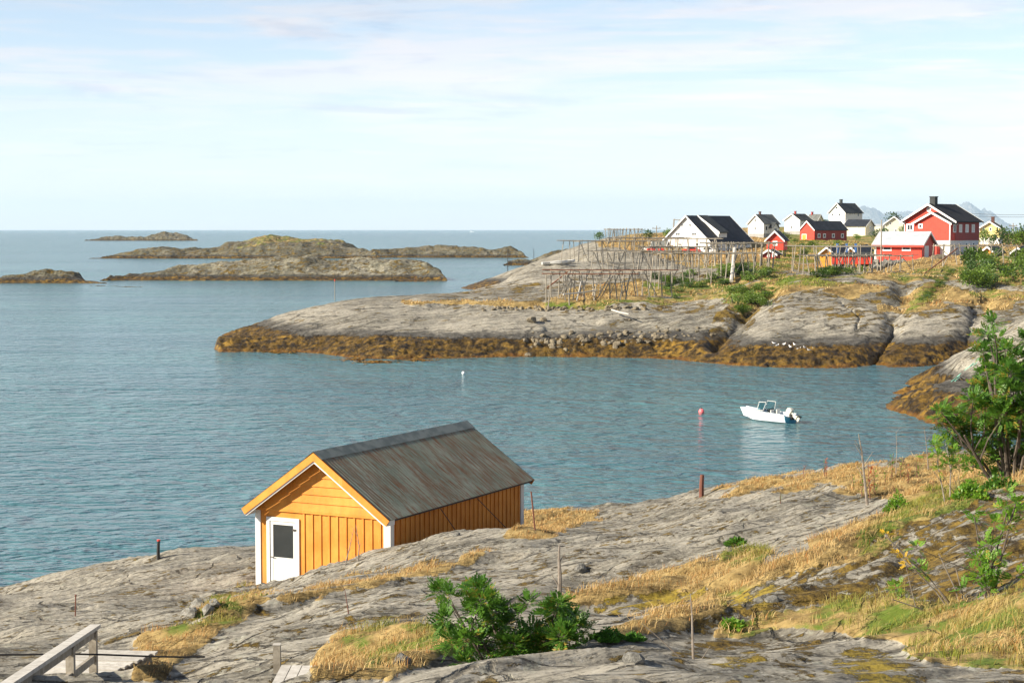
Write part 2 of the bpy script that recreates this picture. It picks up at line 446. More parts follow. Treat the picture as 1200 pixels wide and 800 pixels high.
# =================== peninsula ===================
fp = []
def zc(u, v, z): fp.append(tuple(at_z(u, v, z)))
for u, v in ((252, 392), (275, 398), (300, 403), (350, 411), (400, 418), (440, 422), (500, 420), (550, 419), (600, 417), (650, 417), (700, 418), (760, 419), (800, 422), (850, 427), (900, 430), (950, 431), (1000, 430), (1050, 430), (1090, 429), (1150, 428), (1250, 427), (1400, 427)):
    zc(u, v, 0); p = at_z(u, v, 0); fp.append((p.x*.98, p.y-6, -1.8))
for u, v, z in ((300, 390, 1.7), (350, 391, 1.9), (400, 391, 2.0), (440, 391, 2.1), (500, 391, 2.1), (550, 393, 2.0), (270, 382, 2.5), (262, 389, .9), (285, 379, 2.9), (300, 374, 3.0), (350, 364, 3.7), (400, 357, 4.2), (450, 350, 4.7), (500, 348, 4.8), (545, 346, 4.9), (400, 372, 3.2), (480, 372, 3.3), (545, 374, 3.3), (480, 360, 4.1)):
    zc(u, v, z)
fp += [((u-600)/F*d, d, z) for u, d, z in ((238, 236, -1.3), (240, 250, -1.8), (236, 222, -1.8), (215, 240, -3), (270, 262, -1.8), (520, 300, -3), (560, 330, -3.5), (620, 380, -3))]
for u, d in ((250, 262), (300, 262), (350, 264), (400, 268), (450, 272), (500, 274), (540, 277), (585, 300), (610, 340)):
    x = (u-600)/F*d; fp += [(x, d, -.9), (x*1.03, d+12, -3.2)]
for u in (600, 660, 720, 780):
    for v, z in ((395, 2.0), (378, 3.2), (363, 4.3), (358, 4.75), (350, 5.05), (340, 5.7), (325, 6.8)): zc(u, v, z)
zc(560, 340, 5.4); zc(575, 333, 6.0); fp.append(tuple(at(600, 318, 285))); zc(600, 324, 6.9); zc(640, 311, 8.0)
for u, v, z in ((680, 310, 8.2), (720, 310, 8.3), (760, 310, 8.3), (660, 300, 8.9), (690, 294, 9.6), (720, 290, 10.2), (760, 297, 9.4), (700, 283, 11.2), (740, 281, 11.4), (775, 283, 11.3)): zc(u, v, z)
for u, v, z in ((830, 400, 1.6), (830, 388, 2.4), (835, 372, 3.3), (860, 352, 4.6), (800, 372, 3.9), (800, 360, 4.6), (800, 350, 5.3), (830, 345, 5.6), (800, 335, 6.4), (830, 325, 7.3), (800, 315, 8.1), (830, 297, 9.3), (780, 297, 9.4)): zc(u, v, z)
for u in (880, 940, 1000, 1060, 1120, 1200, 1300):
    for v, z in ((402, 1.8), (386, 3.3), (372, 4.3), (352, 5.7), (335, 7.1), (320, 8.3), (306, 9.4)):
        if not (u in (940, 1000) and v < 330): zc(u, v, z)
for u in (860, 900): zc(u, 300, 8.9)
for u in (1030, 1090, 1150, 1250): zc(u, 302, 9.5)
for u, v, z in ((850, 284, 10.4), (1040, 284, 10.6), (1100, 284, 10.6), (1160, 285, 10.6), (1250, 285, 10.8),
                ): zc(u, v, z)
for u, v, d in ((832, 297, 360), (895, 277.5, 560), (937, 273.5, 600), (957, 270, 640), (990, 271, 620), (954.5, 285, 440), (980, 285, 450), (1014, 277.5, 520), (1034, 276, 560), (1058, 275, 500), (1118, 303.5, 306), (1140, 303.5, 318), (1080, 304.8, 274),
                (1040, 304.8, 276), (1062, 306, 268), (1171, 286, 420), (1165, 300, 300), (1200, 302, 285), (870, 266.5, 660), (1012, 269, 690), (1100, 271, 690), (908, 300, 322), (900, 308, 300)): fp.append(tuple(at(u, v+.9, d)))
for u in (945, 965, 985, 1005, 1018):
    for d, z in ((262, 6.9), (275, 6.5), (290, 6.6), (305, 7.4), (330, 8.6)): fp.append(((u-600)/F*d, d, z))
for u in (1030, 1045, 1060): fp.append(tuple(at(u, 316, 261)))
fp += [(-60, 420, -3), (-20, 450, -3), (0, 520, -3), (20, 650, -3), (60, 760, 6), (150, 760, 11), (250, 760, 11), (330, 700, 10), (150, 640, 12.2), (400, 400, 10)]
# the pale rock point on the right of the bay
fp2 = []
def z2(u, v, z): fp2.append(tuple(at_z(u, v, z)))
for u, v in ((1048, 461), (1060, 450), (1080, 441), (1062, 466), (1095, 470), (1130, 476), (1180, 484), (1240, 490), (1350, 500)): z2(u, v, 0)
for u, v in ((1040, 466), (1095, 486), (1180, 500), (1300, 515)): z2(u, v, -1.5)
for u, v in ((1035, 455), (1065, 440)): z2(u, v, -1.2)
for u, v, z in ((1085, 447, .9), (1105, 440, 1.7), (1100, 455, 1.3), (1130, 452, 1.7), (1160, 462, 1.5), (1130, 436, 2.3), (1118, 430, 2.5), (1150, 421, 3.2), (1165, 417, 3.5), (1180, 440, 2.8), (1200, 455, 2.5),
                (1175, 400, 4.6), (1195, 380, 5.9), (1210, 368, 6.8), (1260, 365, 7.2), (1300, 380, 6.4), (1350, 420, 4)): z2(u, v, z)
for u, d, z in ((1085, 170, -.3), (1130, 180, .3), (1180, 186, 1.6), (1230, 195, 3.0), (1110, 192, -2.), (1150, 198, -1.), (1060, 160, -1.), (1040, 150, -2), (1030, 165, -2.5), (1020, 135, -2.5), (1040, 185, -3.), (1000, 200, -3.5), (1000, 150, -3.), (1080, 205, -3), (1060, 125, -2.5), (1150, 120, -2.5), (1300, 115, -2)):
    fp2.append(((u-600)/F*d, d, z))
penT = TPS(fp, .02)
ptT = TPS(fp2, .02)
PS = R(25)
CRK = [([(1062, 340), (1047, 372), (1042, 392), (1030, 410), (1018, 430)], 13, .9), ([(836, 396), (862, 372), (880, 352), (905, 338)], 11, 1.3), ([(1156, 345), (1140, 380), (1125, 405), (1100, 425)], 11, .9), ([(640, 385), (700, 379), (780, 384), (832, 392)], 5, .35), ([(905, 345), (950, 352), (1000, 350), (1040, 360)], 5, .3), ([(1047, 372), (1042, 392), (1030, 410), (1018, 430)], 1.6, .45), ([(838, 394), (862, 372), (880, 352), (902, 338)], 5, .7), ([(1142, 350), (1138, 375), (1130, 400), (1100, 425)], 1.6, .2), ([(985, 352), (1010, 372), (1000, 385)], 1.2, .3)]
def segd(u, v, pts):
    r = np.full(u.shape, 1e9)
    for (a, b), (c, d) in zip(pts[:-1], pts[1:]):
        t = np.clip(((u-a)*(c-a)+(v-b)*(d-b))/((c-a)**2+(d-b)**2), 0, 1)
        r = np.minimum(r, np.hypot(u-a-t*(c-a), v-b-t*(d-b)))
    return r
def hf_pen(x, y, T=None, fine=True):
    z = (T or penT)(x, y)
    a, b = fold(x, y, PS)
    w = fbm(x*.03, y*.03, 3, 4)
    z = np.clip(z, -4, 40)
    amp = sstep(-.5, 2.2, z)
    z = z + amp*(.40*fbm(x*.045, y*.045, 4, 11) + .30*(1-np.abs(perlin(a*.035+w, b*.14, 13))*2.2) - .15)
    z = z + (.08+.14*amp)*(.5-np.abs(fbm(a*.12+w, b*.45, 4, 17, .5))) + (.05*fbm(x*.8, y*.8, 3, 19)+(1-sstep(1.6, 2.4, z))*.42*(.5-np.abs(fbm(x*.45, y*.45, 4, 18, .6))))
    if T is None:
        u, v = px(x, y, z); z = z - 4*sstep(258, 240, u+4*perlin(x*.2, y*.2, 77)); u = u+5*perlin(x*.22, y*.22, 29)+2.5*perlin(x*.7, y*.7, 28)
        for pts, wd, dep in CRK:
            wdn = wd*(1+.4*perlin(x*.3, y*.3, 23))
            z = z - dep*np.exp(-(segd(u, v, pts)/wdn)**2)
        # turf bank with its eroded edge
        bank = sstep(361.5, 358.5, v)*sstep(460, 500, u)*sstep(790, 740, u)*sstep(345, 352, v)
        z = z + .45*bank
    return z
us2 = np.concatenate([np.linspace(180, 1220, 780), np.linspace(1220, 1420, 60)[1:]])
ds2 = np.concatenate([np.linspace(168, 330, 560), np.exp(np.linspace(math.log(330), math.log(780), 160))[1:]])
U2, D2 = np.meshgrid(us2, ds2); X2 = (U2-600)/F*D2; Y2 = D2
Z2 = hf_pen(X2, Y2)
PG = [
 [(470,353),(545,352),(590,351),(640,352),(700,350),(760,352),(790,356),(740,362),(640,360),(540,358),(470,357)],
 [(640,352),(680,335),(740,330),(800,335),(830,325),(900,320),(960,325),(1000,322),(1020,335),(960,336),(905,350),(885,365),(870,370),(850,350),(800,352),(760,360),(700,352)],
 [(820,345),(960,326),(900,345),(862,352)],
 [(960,340),(1000,322),(1050,312),(1100,305),(1200,300),(1420,300),(1420,350),(1200,350),(1180,352),(1130,360),(1080,352),(1040,362),(1010,352)],
 [(695,286),(722,277),(780,262),(900,262),(1420,255),(1420,305),(1000,318),(900,318),(800,312),(770,300),(715,291)],
 [(1020,350),(1060,340),(1110,360),(1060,368),(1030,366)],
 [(1140,352),(1190,350),(1185,362),(1150,366)],
]
PGREEN = [[(1040,318),(1130,312),(1135,335),(1060,340)],[(880,312),(1020,316),(1000,332),(900,338)],[(760,352),(750,320),(860,308),(960,305),(1020,315),(960,328),(900,345),(870,372),(845,392),(850,350)],[(900,262),(1060,262),(1060,302),(900,310)],[(1070,340),(1110,310),(1140,318),(1100,350),(1060,372)],[(640,353),(790,350),(790,362),(640,362)],[(1130,300),(1420,290),(1420,352),(1140,350)]]
PM = [([(500,340),(640,330),(1100,300),(1100,370),(800,370),(500,355)], .5), ([(830,392),(850,350),(900,350),(880,380),(845,398)], .7), ([(1040,320),(1200,320),(1200,372),(1040,372)], .55)]
g2, gn2, m2, go2 = masks(X2, Y2, Z2, PG, PGREEN, PM, [], wob=5, f=.10, nb=1)
rk = 1-sstep(.66, .84, .5+.6*fbm(X2*.06, Y2*.10, 4, 99))*sstep(330, 300, D2)   # bare rock showing through the turf
g2 = g2*np.clip(rk, 0, 1)
M_FAR = rock_material('gneiss_far', PS, False, True)
o = link_mesh('terrain', grid_mesh('terrain', X2, Y2, Z2, dict(grass=g2, green=gn2, moss=m2, gold=go2), cull=Z2 < -1.2), M_FAR)
tag(o, kind='structure')
def ground_far(x, y):
    u = 600+F*x/y
    i = int(np.clip(np.searchsorted(ds2, y)-1, 0, len(ds2)-2)); j = int(np.clip(np.searchsorted(us2, u)-1, 0, len(us2)-2))
    a = (y-ds2[i])/(ds2[i+1]-ds2[i]); b = (u-us2[j])/(us2[j+1]-us2[j])
    return float((Z2[i, j]*(1-b)+Z2[i, j+1]*b)*(1-a)+(Z2[i+1, j]*(1-b)+Z2[i+1, j+1]*b)*a)
def hit_far(u, v, d0=180, d1=760):
    d = d0
    while d < d1:
        p = at(u, v, d)
        if p.z <= ground_far(p.x, p.y): return p
        d += .5
    return None
def hit_near(u, v, d0=9, d1=88):
    d = d0
    while d < d1:
        p = at(u, v, d)
        if p.z <= ground_near(p.x, p.y): return p
        d += .08
    return None
us3 = np.linspace(1010, 1420, 300); ds3 = np.linspace(122, 206, 260)
U3, D3 = np.meshgrid(us3, ds3); X3 = (U3-600)/F*D3; Y3 = D3
Z3 = hf_pen(X3, Y3, ptT)
Z3 = Z3 - 6*sstep(192, 204, D3)
g3, gn3, m3, go3 = masks(X3, Y3, Z3, [[(1190,350),(1420,350),(1420,400),(1230,380)]], [], [], [], wob=5, f=.1, nb=1)
o = link_mesh('shore_rock', grid_mesh('shore_rock', X3, Y3, Z3, dict(grass=g3, green=gn3, moss=m3, gold=go3), cull=Z3 < -1.2), M_FAR)
tag(o, kind='structure')

# =================== islets ===================
M_ISLD = rock_material('islet_rock', PS, False, True, (.66, .65, .60), .4)
M_ISLL = rock_material('pale_islet_rock', PS, False, True, (1.0, 1.0, .94), .38)
def islet(sil, vw, seed, grass=0, depth=3.2, n=360, m=110, rug=1.0):
    d0 = H*F/(vw-269)
    su = np.array([p[0] for p in sil], float); sv = np.array([p[1] for p in sil], float)
    u = np.linspace(su[0]-3, su[-1]+3, n)
    hb = np.interp(u, su, (vw-sv))                       # pixels above the water line
    hp = np.maximum(hb, 0)*d0/F*(.82 if seed == 112 else .86 if seed == 134 else 1)
    hp = hp*(u > su[0])*(u < su[-1])
    wmax = max(hp.max()*depth, 6)
    W = np.minimum(hp*depth*1.3+wmax*.35, wmax*1.6)*np.clip(np.minimum(u-su[0], su[-1]-u)/((su[-1]-su[0])*.10)+.06, 0, 1)
    tt = np.linspace(-1.25, 1.25, m)
    X = np.zeros((m, n)); Y = np.zeros((m, n)); Zz = np.zeros((m, n))
    yc = d0+W*1.0
    for i, t in enumerate(tt):
        Y[i] = yc+W*t; X[i] = (u-600)/F*(d0+W*.7)
        Zz[i] = (hp+.9)*np.maximum(1-abs(t)**2.1, -.6)-.9
    k = (rug*d0/640)
    f = 1/(d0*.018)
    Zz += k*sstep(0, 1.2, Zz)*(.9*fbm(X*f, Y*f, 5, seed, .62)-.5+.8*(.45-np.abs(fbm(X*f*.6, Y*f*2.2, 4, seed+9, .55))))
    gg = .75*grass*sstep(.45, .8, Zz/max(hp.max(), 1)+.35*fbm(X*f*.7, Y*f*.7, 3, seed+5))
    o = link_mesh('islet', grid_mesh('islet', X, Y, Zz, dict(grass=gg, green=np.ones(X.shape)*.9, moss=np.full(X.shape, .5), gold=gg*0)), M_ISLL if seed == 134 else M_ISLD)
    tag(o, kind='structure')
islet([(100, 281), (112, 279), (125, 277), (140, 275.5), (165, 276), (185, 274.5), (203, 272.8), (215, 275), (232, 279.5), (236, 281.5)], 282, 101, 0, 2.2)
islet([(104, 302.5), (120, 299.5), (138, 296), (165, 289.5), (185, 288), (206, 290), (255, 288), (268, 281), (285, 276.5), (300, 272), (312, 270), (325, 273.5), (345, 275), (382, 276), (400, 280), (412, 286), (440, 292), (442, 302)], 303, 112, .75, 3.0, 460)
islet([(400, 300), (440, 292), (480, 290), (520, 289), (545, 289), (560, 290.5), (575, 292), (592, 288), (600, 289), (612, 295), (619, 300)], 302, 123, 0, 3.5)
islet([(117, 328.5), (128, 323), (150, 321), (178, 318), (192, 313), (210, 309.5), (240, 309), (262, 305), (285, 304), (310, 299), (342, 296), (360, 297.5), (378, 304.5), (400, 302), (425, 300), (450, 302), (485, 303), (498, 304), (508, 310), (520, 318), (524, 326)], 329, 134, .35, 3.4, 460)
islet([(-30, 331), (-5, 327), (12, 323), (30, 320), (52, 317.6), (62, 319.5), (80, 319), (86, 324), (98, 329), (125, 331)], 332, 145, 0, 3.0)
islet([(590, 309), (598, 306), (607, 303), (620, 304), (632, 300), (650, 296), (664, 294), (700, 292)], 311, 156, 0, 3.0, 260)
islet([(463, 329), (472, 327.5), (485, 326.8), (500, 328.6)], 330, 167, 0, 3.0, 80, 30, .4)
# mountains far off across the water
def mount(sil, d, seed):
    su = np.array([p[0] for p in sil], float); sv = np.array([p[1] for p in sil], float)
    n = 260; m = 40; u = np.linspace(su[0], su[-1], n)
    hp = np.interp(u, su, sv); hz = (269-hp)*d/F+H
    X = np.zeros((m, n)); Y = np.zeros((m, n)); Zz = np.zeros((m, n))
    for i in range(m):
        t = -1+2*i/(m-1)
        X[i] = (u-600)/F*d*(1+t*.05); Y[i] = d+t*3800; Zz[i] = hz*(1-abs(t)**1.3)
    s = 1/420
    Zz = Zz*(1-.25*np.abs(fbm(X*s, Y*s, 5, seed, .6)))+np.minimum(Zz, 25)*.6*fbm(X*s*2.5, Y*s*2.5, 4, seed+3)
    o = link_mesh('hills', grid_mesh('hills', X, Y, Zz), M_MTN); tag(o, kind='structure')
t = NT('mountain_rock'); n_ = t.noise(t.coord(), .008, 7, .65)
M_MTN = t.done(t.bsdf(t.mix(t.ramp(n_, .4, .62), (.09, .10, .085), (.27, .26, .25)), .9, t.bump(n_, 1, 120)))
mount([(980, 262), (995, 252), (1005, 242), (1012, 240.5), (1022, 243), (1032, 249), (1045, 256), (1058, 262), (1075, 268)], 40000, 5)
mount([(1015, 262), (1036, 248.5), (1050, 247.5), (1066, 247), (1085, 254), (1110, 265)], 45000, 8)
mount([(1108, 262), (1122, 243), (1126, 237), (1131, 235), (1137, 238.5), (1144, 245), (1150, 242.5), (1155, 244.5), (1162, 252), (1172, 262), (1180, 266)], 40000, 12)
mount([(1165, 266), (1185, 268), (1215, 262), (1300, 255), (1400, 266)], 45000, 15)

# =================== sea ===================
t = NT('sea_water')
P = t.coord(); xyz = t.sep(P)
wind = t.noise(t.coord(scale=(.22, 1, 1)), .012, 4, .6)
amp = t.lerpf(wind, .38, .62, 1.1, 2.0)
EPS = .07
def wave_h(off):
    c_ = t.n('ShaderNodeTexCoord'); v_ = t.n('ShaderNodeVectorMath', operation='ADD'); t.l(c_.outputs['Object'], v_.inputs[0]); v_.inputs[1].default_value = off
    def mp(sc_, rz):
        r1 = t.n('ShaderNodeMapping'); r1.inputs['Rotation'].default_value = (0, 0, rz); t.l(v_.outputs[0], r1.inputs[0])
        r2 = t.n('ShaderNodeMapping'); r2.inputs['Scale'].default_value = sc_; t.l(r1.outputs[0], r2.inputs[0]); return r2.outputs[0]
    a_ = t.noise(mp((.55, 1, 1), R(7)), .48, 2, .5, .7)
    b_ = t.noise(mp((.65, 1, 1), R(-13)), 1.3, 2, .55, .4)
    c2_ = t.noise(mp((.70, 1, 1), R(20)), 4.2, 2, .6)
    l_ = t.noise(mp((.35, 1, 1), R(4)), .085, 2, .5)
    h_ = t.math('ADD', t.math('MULTIPLY', a_, .62), t.math('MULTIPLY', b_, .34))
    return t.math('ADD', h_, t.math('ADD', t.math('MULTIPLY', c2_, .055), t.math('MULTIPLY', l_, 1.0)))
h0, hx, hy = wave_h((0, 0, 0)), wave_h((EPS, 0, 0)), wave_h((0, EPS, 0))
gx = t.math('MULTIPLY', t.math('MULTIPLY', t.math('SUBTRACT', h0, hx), 1/EPS), amp)
gy = t.math('MULTIPLY', t.math('MULTIPLY', t.math('SUBTRACT', h0, hy), 1/EPS), amp)
cx = t.n('ShaderNodeCombineXYZ'); t.l(gx, cx.inputs[0]); t.l(gy, cx.inputs[1]); cx.inputs[2].default_value = 1
nv = t.n('ShaderNodeVectorMath', operation='NORMALIZE'); t.l(cx.outputs[0], nv.inputs[0])
shal = t.ramp(t.noise(P, .02, 3, .5), .35, .7)
wc = t.mix(shal, (.048, .120, .142), (.064, .160, .172))
M_SEA = t.done(t.bsdf(wc, .16, nv.outputs[0], spec=.5, IOR=1.333))
rs = np.concatenate([[2], np.exp(np.linspace(math.log(20), math.log(61000), 64))]); th = np.linspace(0, 2*np.pi, 97)[:-1]
SV = [(0, 0, 0)]+[(r*math.cos(a), r*math.sin(a), 0) for r in rs for a in th]
mb = MB(); mb.v = SV; nt_ = len(th)
mb.f = [(0, 1+k, 1+(k+1) % nt_) for k in range(nt_)]+[(1+i*nt_+k, 1+(i+1)*nt_+k, 1+(i+1)*nt_+(k+1) % nt_, 1+i*nt_+(k+1) % nt_) for i in range(len(rs)-1) for k in range(nt_)]
o = mb.build('water', M_SEA); tag(o, kind='structure')

# =================== haze ===================
if True:
    t = NT('sea_haze'); v_ = t.n('ShaderNodeVolumePrincipled')
    v_.inputs['Color'].default_value = (.66, .83, 1, 1); v_.inputs['Density'].default_value = 2.6e-5
    v_.inputs['Anisotropy'].default_value = .1
    t.l(v_.outputs[0], t.out.inputs['Volume'])
    mb = MB(); mb.bx(-62000, 62000, -62000, 62000, -6, 950)
    o = mb.build('haze', t.m); tag(o, kind='stuff')

# =================== sky and sun ===================
SUN_EL = R(30); SUN_DIR = Vector((-.93, -.37, 0)).normalized()
w = bpy.data.worlds.new('World'); sc.world = w; w.use_nodes = True; nt = w.node_tree; nt.nodes.clear()
class WT(NT):
    def __init__(s, tree): s.t = tree
wt = WT(nt)
sky = wt.n('ShaderNodeTexSky', sky_type='NISHITA'); sky.sun_disc = False
sky.sun_elevation = SUN_EL; sky.sun_rotation = math.atan2(SUN_DIR.x, SUN_DIR.y)
sky.air_density = 1.0; sky.dust_density = .0; sky.ozone_density = 3.0; sky.altitude = 10
c1 = wt.coord(scale=(4.5, 4.5, 50), kind='Generated'); c2 = wt.coord(scale=(11, 11, 150), loc=(3.1, 1.7, .4), kind='Generated')
n1 = wt.noise(c1, 1.0, 7, .60, .35); n2 = wt.noise(c2, 1.0, 7, .6, .3)
zz = wt.sep(wt.coord(kind='Generated'))[2]
hi = wt.math('MULTIPLY', wt.ramp(n1, .44, .62), wt.ramp(zz, .04, .09))
lo = wt.math('MULTIPLY', wt.ramp(n2, .50, .62), .6)
cl = wt.math('MINIMUM', wt.math('ADD', wt.math('MULTIPLY', hi, .75), wt.math('MULTIPLY', lo, .5)), .9)
bw = wt.n('ShaderNodeRGBToBW'); wt.l(sky.outputs[0], bw.inputs[0])
cloudc = wt.mix(1.0, (1.13, 1.13, 1.13), bw.outputs[0], 'MULTIPLY')
dsk = wt.mix(.28, sky.outputs[0], bw.outputs[0]); skyc = wt.mix(1.0, wt.mix(cl, dsk, cloudc), (1.0, .975, 1.02), 'MULTIPLY')
n3 = wt.noise(wt.coord(scale=(7, 7, 60), loc=(5.2, 2.2, 1.4), kind='Generated'), 1.0, 7, .62, .4)
skyc = wt.mix(wt.math('MULTIPLY', wt.math('MULTIPLY', wt.ramp(n3, .55, .68), wt.ramp(zz, .015, .05)), .8), skyc, wt.mix(1.0, skyc, (.80, .83, .90), 'MULTIPLY'))
bg = wt.n('ShaderNodeBackground'); wt.l(skyc, bg.inputs[0]); bg.inputs[1].default_value = .078
wo = wt.n('ShaderNodeOutputWorld'); wt.l(bg.outputs[0], wo.inputs[0])
ld = bpy.data.lights.new('sun', 'SUN'); ld.energy = 4.8; ld.angle = R(.5); ld.color = (1, .90, .74)
lo_ = bpy.data.objects.new('sun', ld); COL.objects.link(lo_)
sd = Vector((SUN_DIR.x*math.cos(SUN_EL), SUN_DIR.y*math.cos(SUN_EL), math.sin(SUN_EL)))
lo_.rotation_euler = sd.to_track_quat('Z', 'Y').to_euler()
cd = bpy.data.cameras.new('camera'); cam = bpy.data.objects.new('camera', cd); COL.objects.link(cam)
cd.lens = 36*F/1200; cd.sensor_width = 36; cd.clip_end = 200000; cd.clip_start = .5
cam.location = (0, 0, H); cam.rotation_euler = (R(90)-PITCH, 0, 0); sc.camera = cam
sc.view_settings.view_transform = 'Standard'; sc.view_settings.look = 'None'; sc.view_settings.gamma = 1
sc.view_settings.exposure = 1.18
sc.cycles.use_denoising = True
sc.cycles.max_bounces = 6; sc.cycles.volume_bounces = 1; sc.cycles.transparent_max_bounces = 8
# =================== the yellow shed ===================
t = NT('ochre_paint'); z_ = t.sep(t.coord())[2]
n = t.noise(t.coord(scale=(1.2, 1.2, .9)), 1.1, 5, .65); st_ = t.noise(t.coord(scale=(14, 14, .8)), 1.0, 5, .7)
c = t.mix(t.ramp(n, .32, .68), (.50, .175, .020), (.64, .265, .045))
c = t.mix(t.math('MULTIPLY', t.ramp(st_, .52, .70), .45), c, (.36, .17, .05))
c = t.mix(t.math('MULTIPLY', t.ramp(st_, .42, .28), .35), c, (.68, .38, .13))
c = t.mix(t.math('MULTIPLY', t.ramp(z_, .95, .1), t.math('MULTIPLY', t.ramp(n, .3, .6), .5)), c, (.25, .14, .06))
ORA = t.done(t.bsdf(c, .7, t.bump(st_, .4, .006), spec=.3))
WHT = paint('white_paint', (.60, .595, .57), .5, dirt=.10, var=.04)
DARKW = paint('tarred_wood', (.05, .04, .035), .8)
def wood_mat(name, a, b):
    t = NT(name); g = t.coord(scale=(1, 1, 1)); n = t.noise(g, 9, 6, .7); r_ = objrand(t)
    c = t.mix(t.ramp(n, .35, .65), a, b)
    c = t.mix(t.math('MULTIPLY', r_, .45), c, tuple(x*.55 for x in a))
    return t.done(t.bsdf(c, .85, t.bump(n, .4, .01)))
WOOD = wood_mat('weathered_wood', (.22, .19, .145), (.42, .375, .30))
WOODP = wood_mat('pale_planks', (.42, .39, .34), (.60, .57, .51))
RUSTW = wood_mat('rusty_pipe', (.20, .065, .03), (.33, .13, .06))
t = NT('rusty_sheet'); n = t.noise(t.coord(scale=(1, 1, 1)), 1.0, 6, .65)
S_ = t.noise(t.coord(scale=(1.2, 12, 1.2)), 1.0, 6, .72)
c = t.mix(t.ramp(n, .3, .7), (.15, .17, .125), (.26, .28, .215))
c = t.mix(t.math('MULTIPLY', t.ramp(t.noise(t.coord(scale=(1, 3, 1)), .9, 5, .6), .48, .60), .5), c, (.17, .085, .045))
c = t.mix(t.math('MULTIPLY', t.ramp(S_, .485, .585), .8), c, (.17, .070, .028))
c = t.mix(t.math('MULTIPLY', t.ramp(t.noise(t.coord(scale=(1.5, 20, 1.5)), 1.0, 5, .75), .56, .66), .6), c, (.36, .37, .33))
SHEET = t.done(t.bsdf(c, .75, t.bump(S_, .3, .01), spec=.15))
t = NT('dark_glass'); GLASS = t.done(t.bsdf((.02, .024, .026), .08, spec=.8))

FRc = at(457, 640, 46.0); VP = (1060-0, 2100)
ax = Vector((1060, 2100, 0)).normalized(); rzS = -math.atan2(ax.x, ax.y)
ZF = 4.25                                    # floor level
Ws, Ls = 4.15, 7.7; EV = 6.62-ZF; RG = 8.09-ZF
org = Vector((FRc.x, FRc.y, ZF))-Vector((math.cos(rzS), math.sin(rzS), 0))*(Ws/2)
shed = thing('boat_shed', 'ochre yellow boarded shed with white door and rusty roof on the shore rock', 'shed', org, rzS)
hw = Ws/2; T = .06
mb = MB()   # wall shell, y from 0..Ls, x -hw..hw
door0, door1 = -hw+.33, -hw+1.37; doorh = 2.08
gf = lambda x: EV+(RG-EV)*(1-abs(x)/hw)
# front wall built round the door opening
mb.bx(-hw, door0, 0, T, -.4, EV); mb.bx(door1, hw, 0, T, -.4, EV); mb.bx(door0, door1, 0, T, doorh, EV)
mb.prism([Vector((-hw, 0, EV)), Vector((hw, 0, EV)), Vector((0, 0, RG))], (0, 0, 0), (0, T, 0))
mb.bx(-hw, hw, Ls-T, Ls, -.4, EV); mb.prism([Vector((-hw, 0, EV)), Vector((hw, 0, EV)), Vector((0, 0, RG))], (0, Ls-T, 0), (0, Ls, 0))
mb.bx(hw-T, hw, T+.001, Ls-T-.001, -.4, EV+.0); mb.bx(-hw, -hw+T, T+.001, Ls-T-.001, -.4, EV)
mb.bx(-hw+.05, hw-.05, .1, Ls-.1, -.1, 0)
x = door1+.14
while x < hw-.15:
    mb.bx(x-.028, x+.028, -.028, -.002, -.4, EV-.03); x += .262
y = .3
while y < Ls-.14:
    mb.bx(hw+.002, hw+.028, y-.028, y+.028, -.4, EV-.03); mb.bx(-hw-.028, -hw-.002, y-.028, y+.028, -.4, EV-.03); y += .255
wall = mb.build('wall', ORA, shed)
mb = MB(); z = EV-.06     # sloping gable boards
while z < RG-.12:
    zt = z+.235; xa = min(hw, hw*(1-(z-EV)/(RG-EV))+.0) if z > EV else hw; xb = hw*(1-(min(zt, RG)-EV)/(RG-EV))
    xb = max(xb, .03)
    vs = [(-xa, -.050, z), (xa, -.050, z), (xb, -.018, zt), (-xb, -.018, zt), (-xa, -.003, z), (xa, -.003, z), (xb, -.003, zt), (-xb, -.003, zt)]
    mb.add(vs, [(0, 1, 2, 3), (7, 6, 5, 4), (0, 4, 5, 1), (3, 2, 6, 7), (0, 3, 7, 4), (1, 5, 6, 2)]); z += .225
mb.bx(-hw, hw, -.055, -.003, EV-.12, EV-.062)
mb.build('gable_board', ORA, shed)
for sx, sy in ((-1, 0), (1, 0), (1, 1)):
    mb = MB(); w_ = .13 if sx < 0 else .17
    if sy == 0:
        mb.bx(-hw if sx < 0 else hw-w_, -hw+w_ if sx < 0 else hw, -.036, -.003, -.4, EV-.13); 
        xs = sx*hw; mb.bx(min(xs, xs+sx*.036)+.0, max(xs, xs+sx*.036), -.036, .15, -.4, EV-.06)
    else:
        mb.bx(hw+.003, hw+.036, Ls-.16, Ls+.03, -.4, EV-.06)
    mb.build('corner_board', WHT, shed)
# door with frame
mb = MB(); fr = .10
mb.bx(door0, door0+fr, -.045, .03, -.3, doorh-.001); mb.bx(door1-fr, door1, -.045, .03, -.3, doorh-.001); mb.bx(door0+fr, door1-fr, -.045, .03, doorh-fr, doorh-.001)
mb.build('door_frame', WHT, shed)
d0, d1 = door0+fr+.008, door1-fr-.008; zt = doorh-fr-.008
mb = MB()
mb.bx(d0, d0+.09, -.02, .02, -.3, zt); mb.bx(d1-.09, d1, -.02, .02, -.3, zt); mb.bx(d0+.09, d1-.09, -.02, .02, zt-.09, zt); mb.bx(d0+.09, d1-.09, -.02, .02, .92, 1.0)
xx = d0+.09
while xx < d1-.1:
    mb.bx(xx+.004, min(xx+.074, d1-.09), -.012, .012, -.3, .919); xx += .078
door = mb.build('door', WHT, shed)
mb = MB(); mb.bx(d0+.091, d1-.091, -.002, .006, 1.001, zt-.091); mb.build('window_pane', GLASS, door)
mb = MB(); mb.tube([(d0+.05, -.02, 1.0), (d0+.05, -.07, 1.0), (d0+.15, -.07, 1.0)], .012); mb.build('handle', DARKW, door)
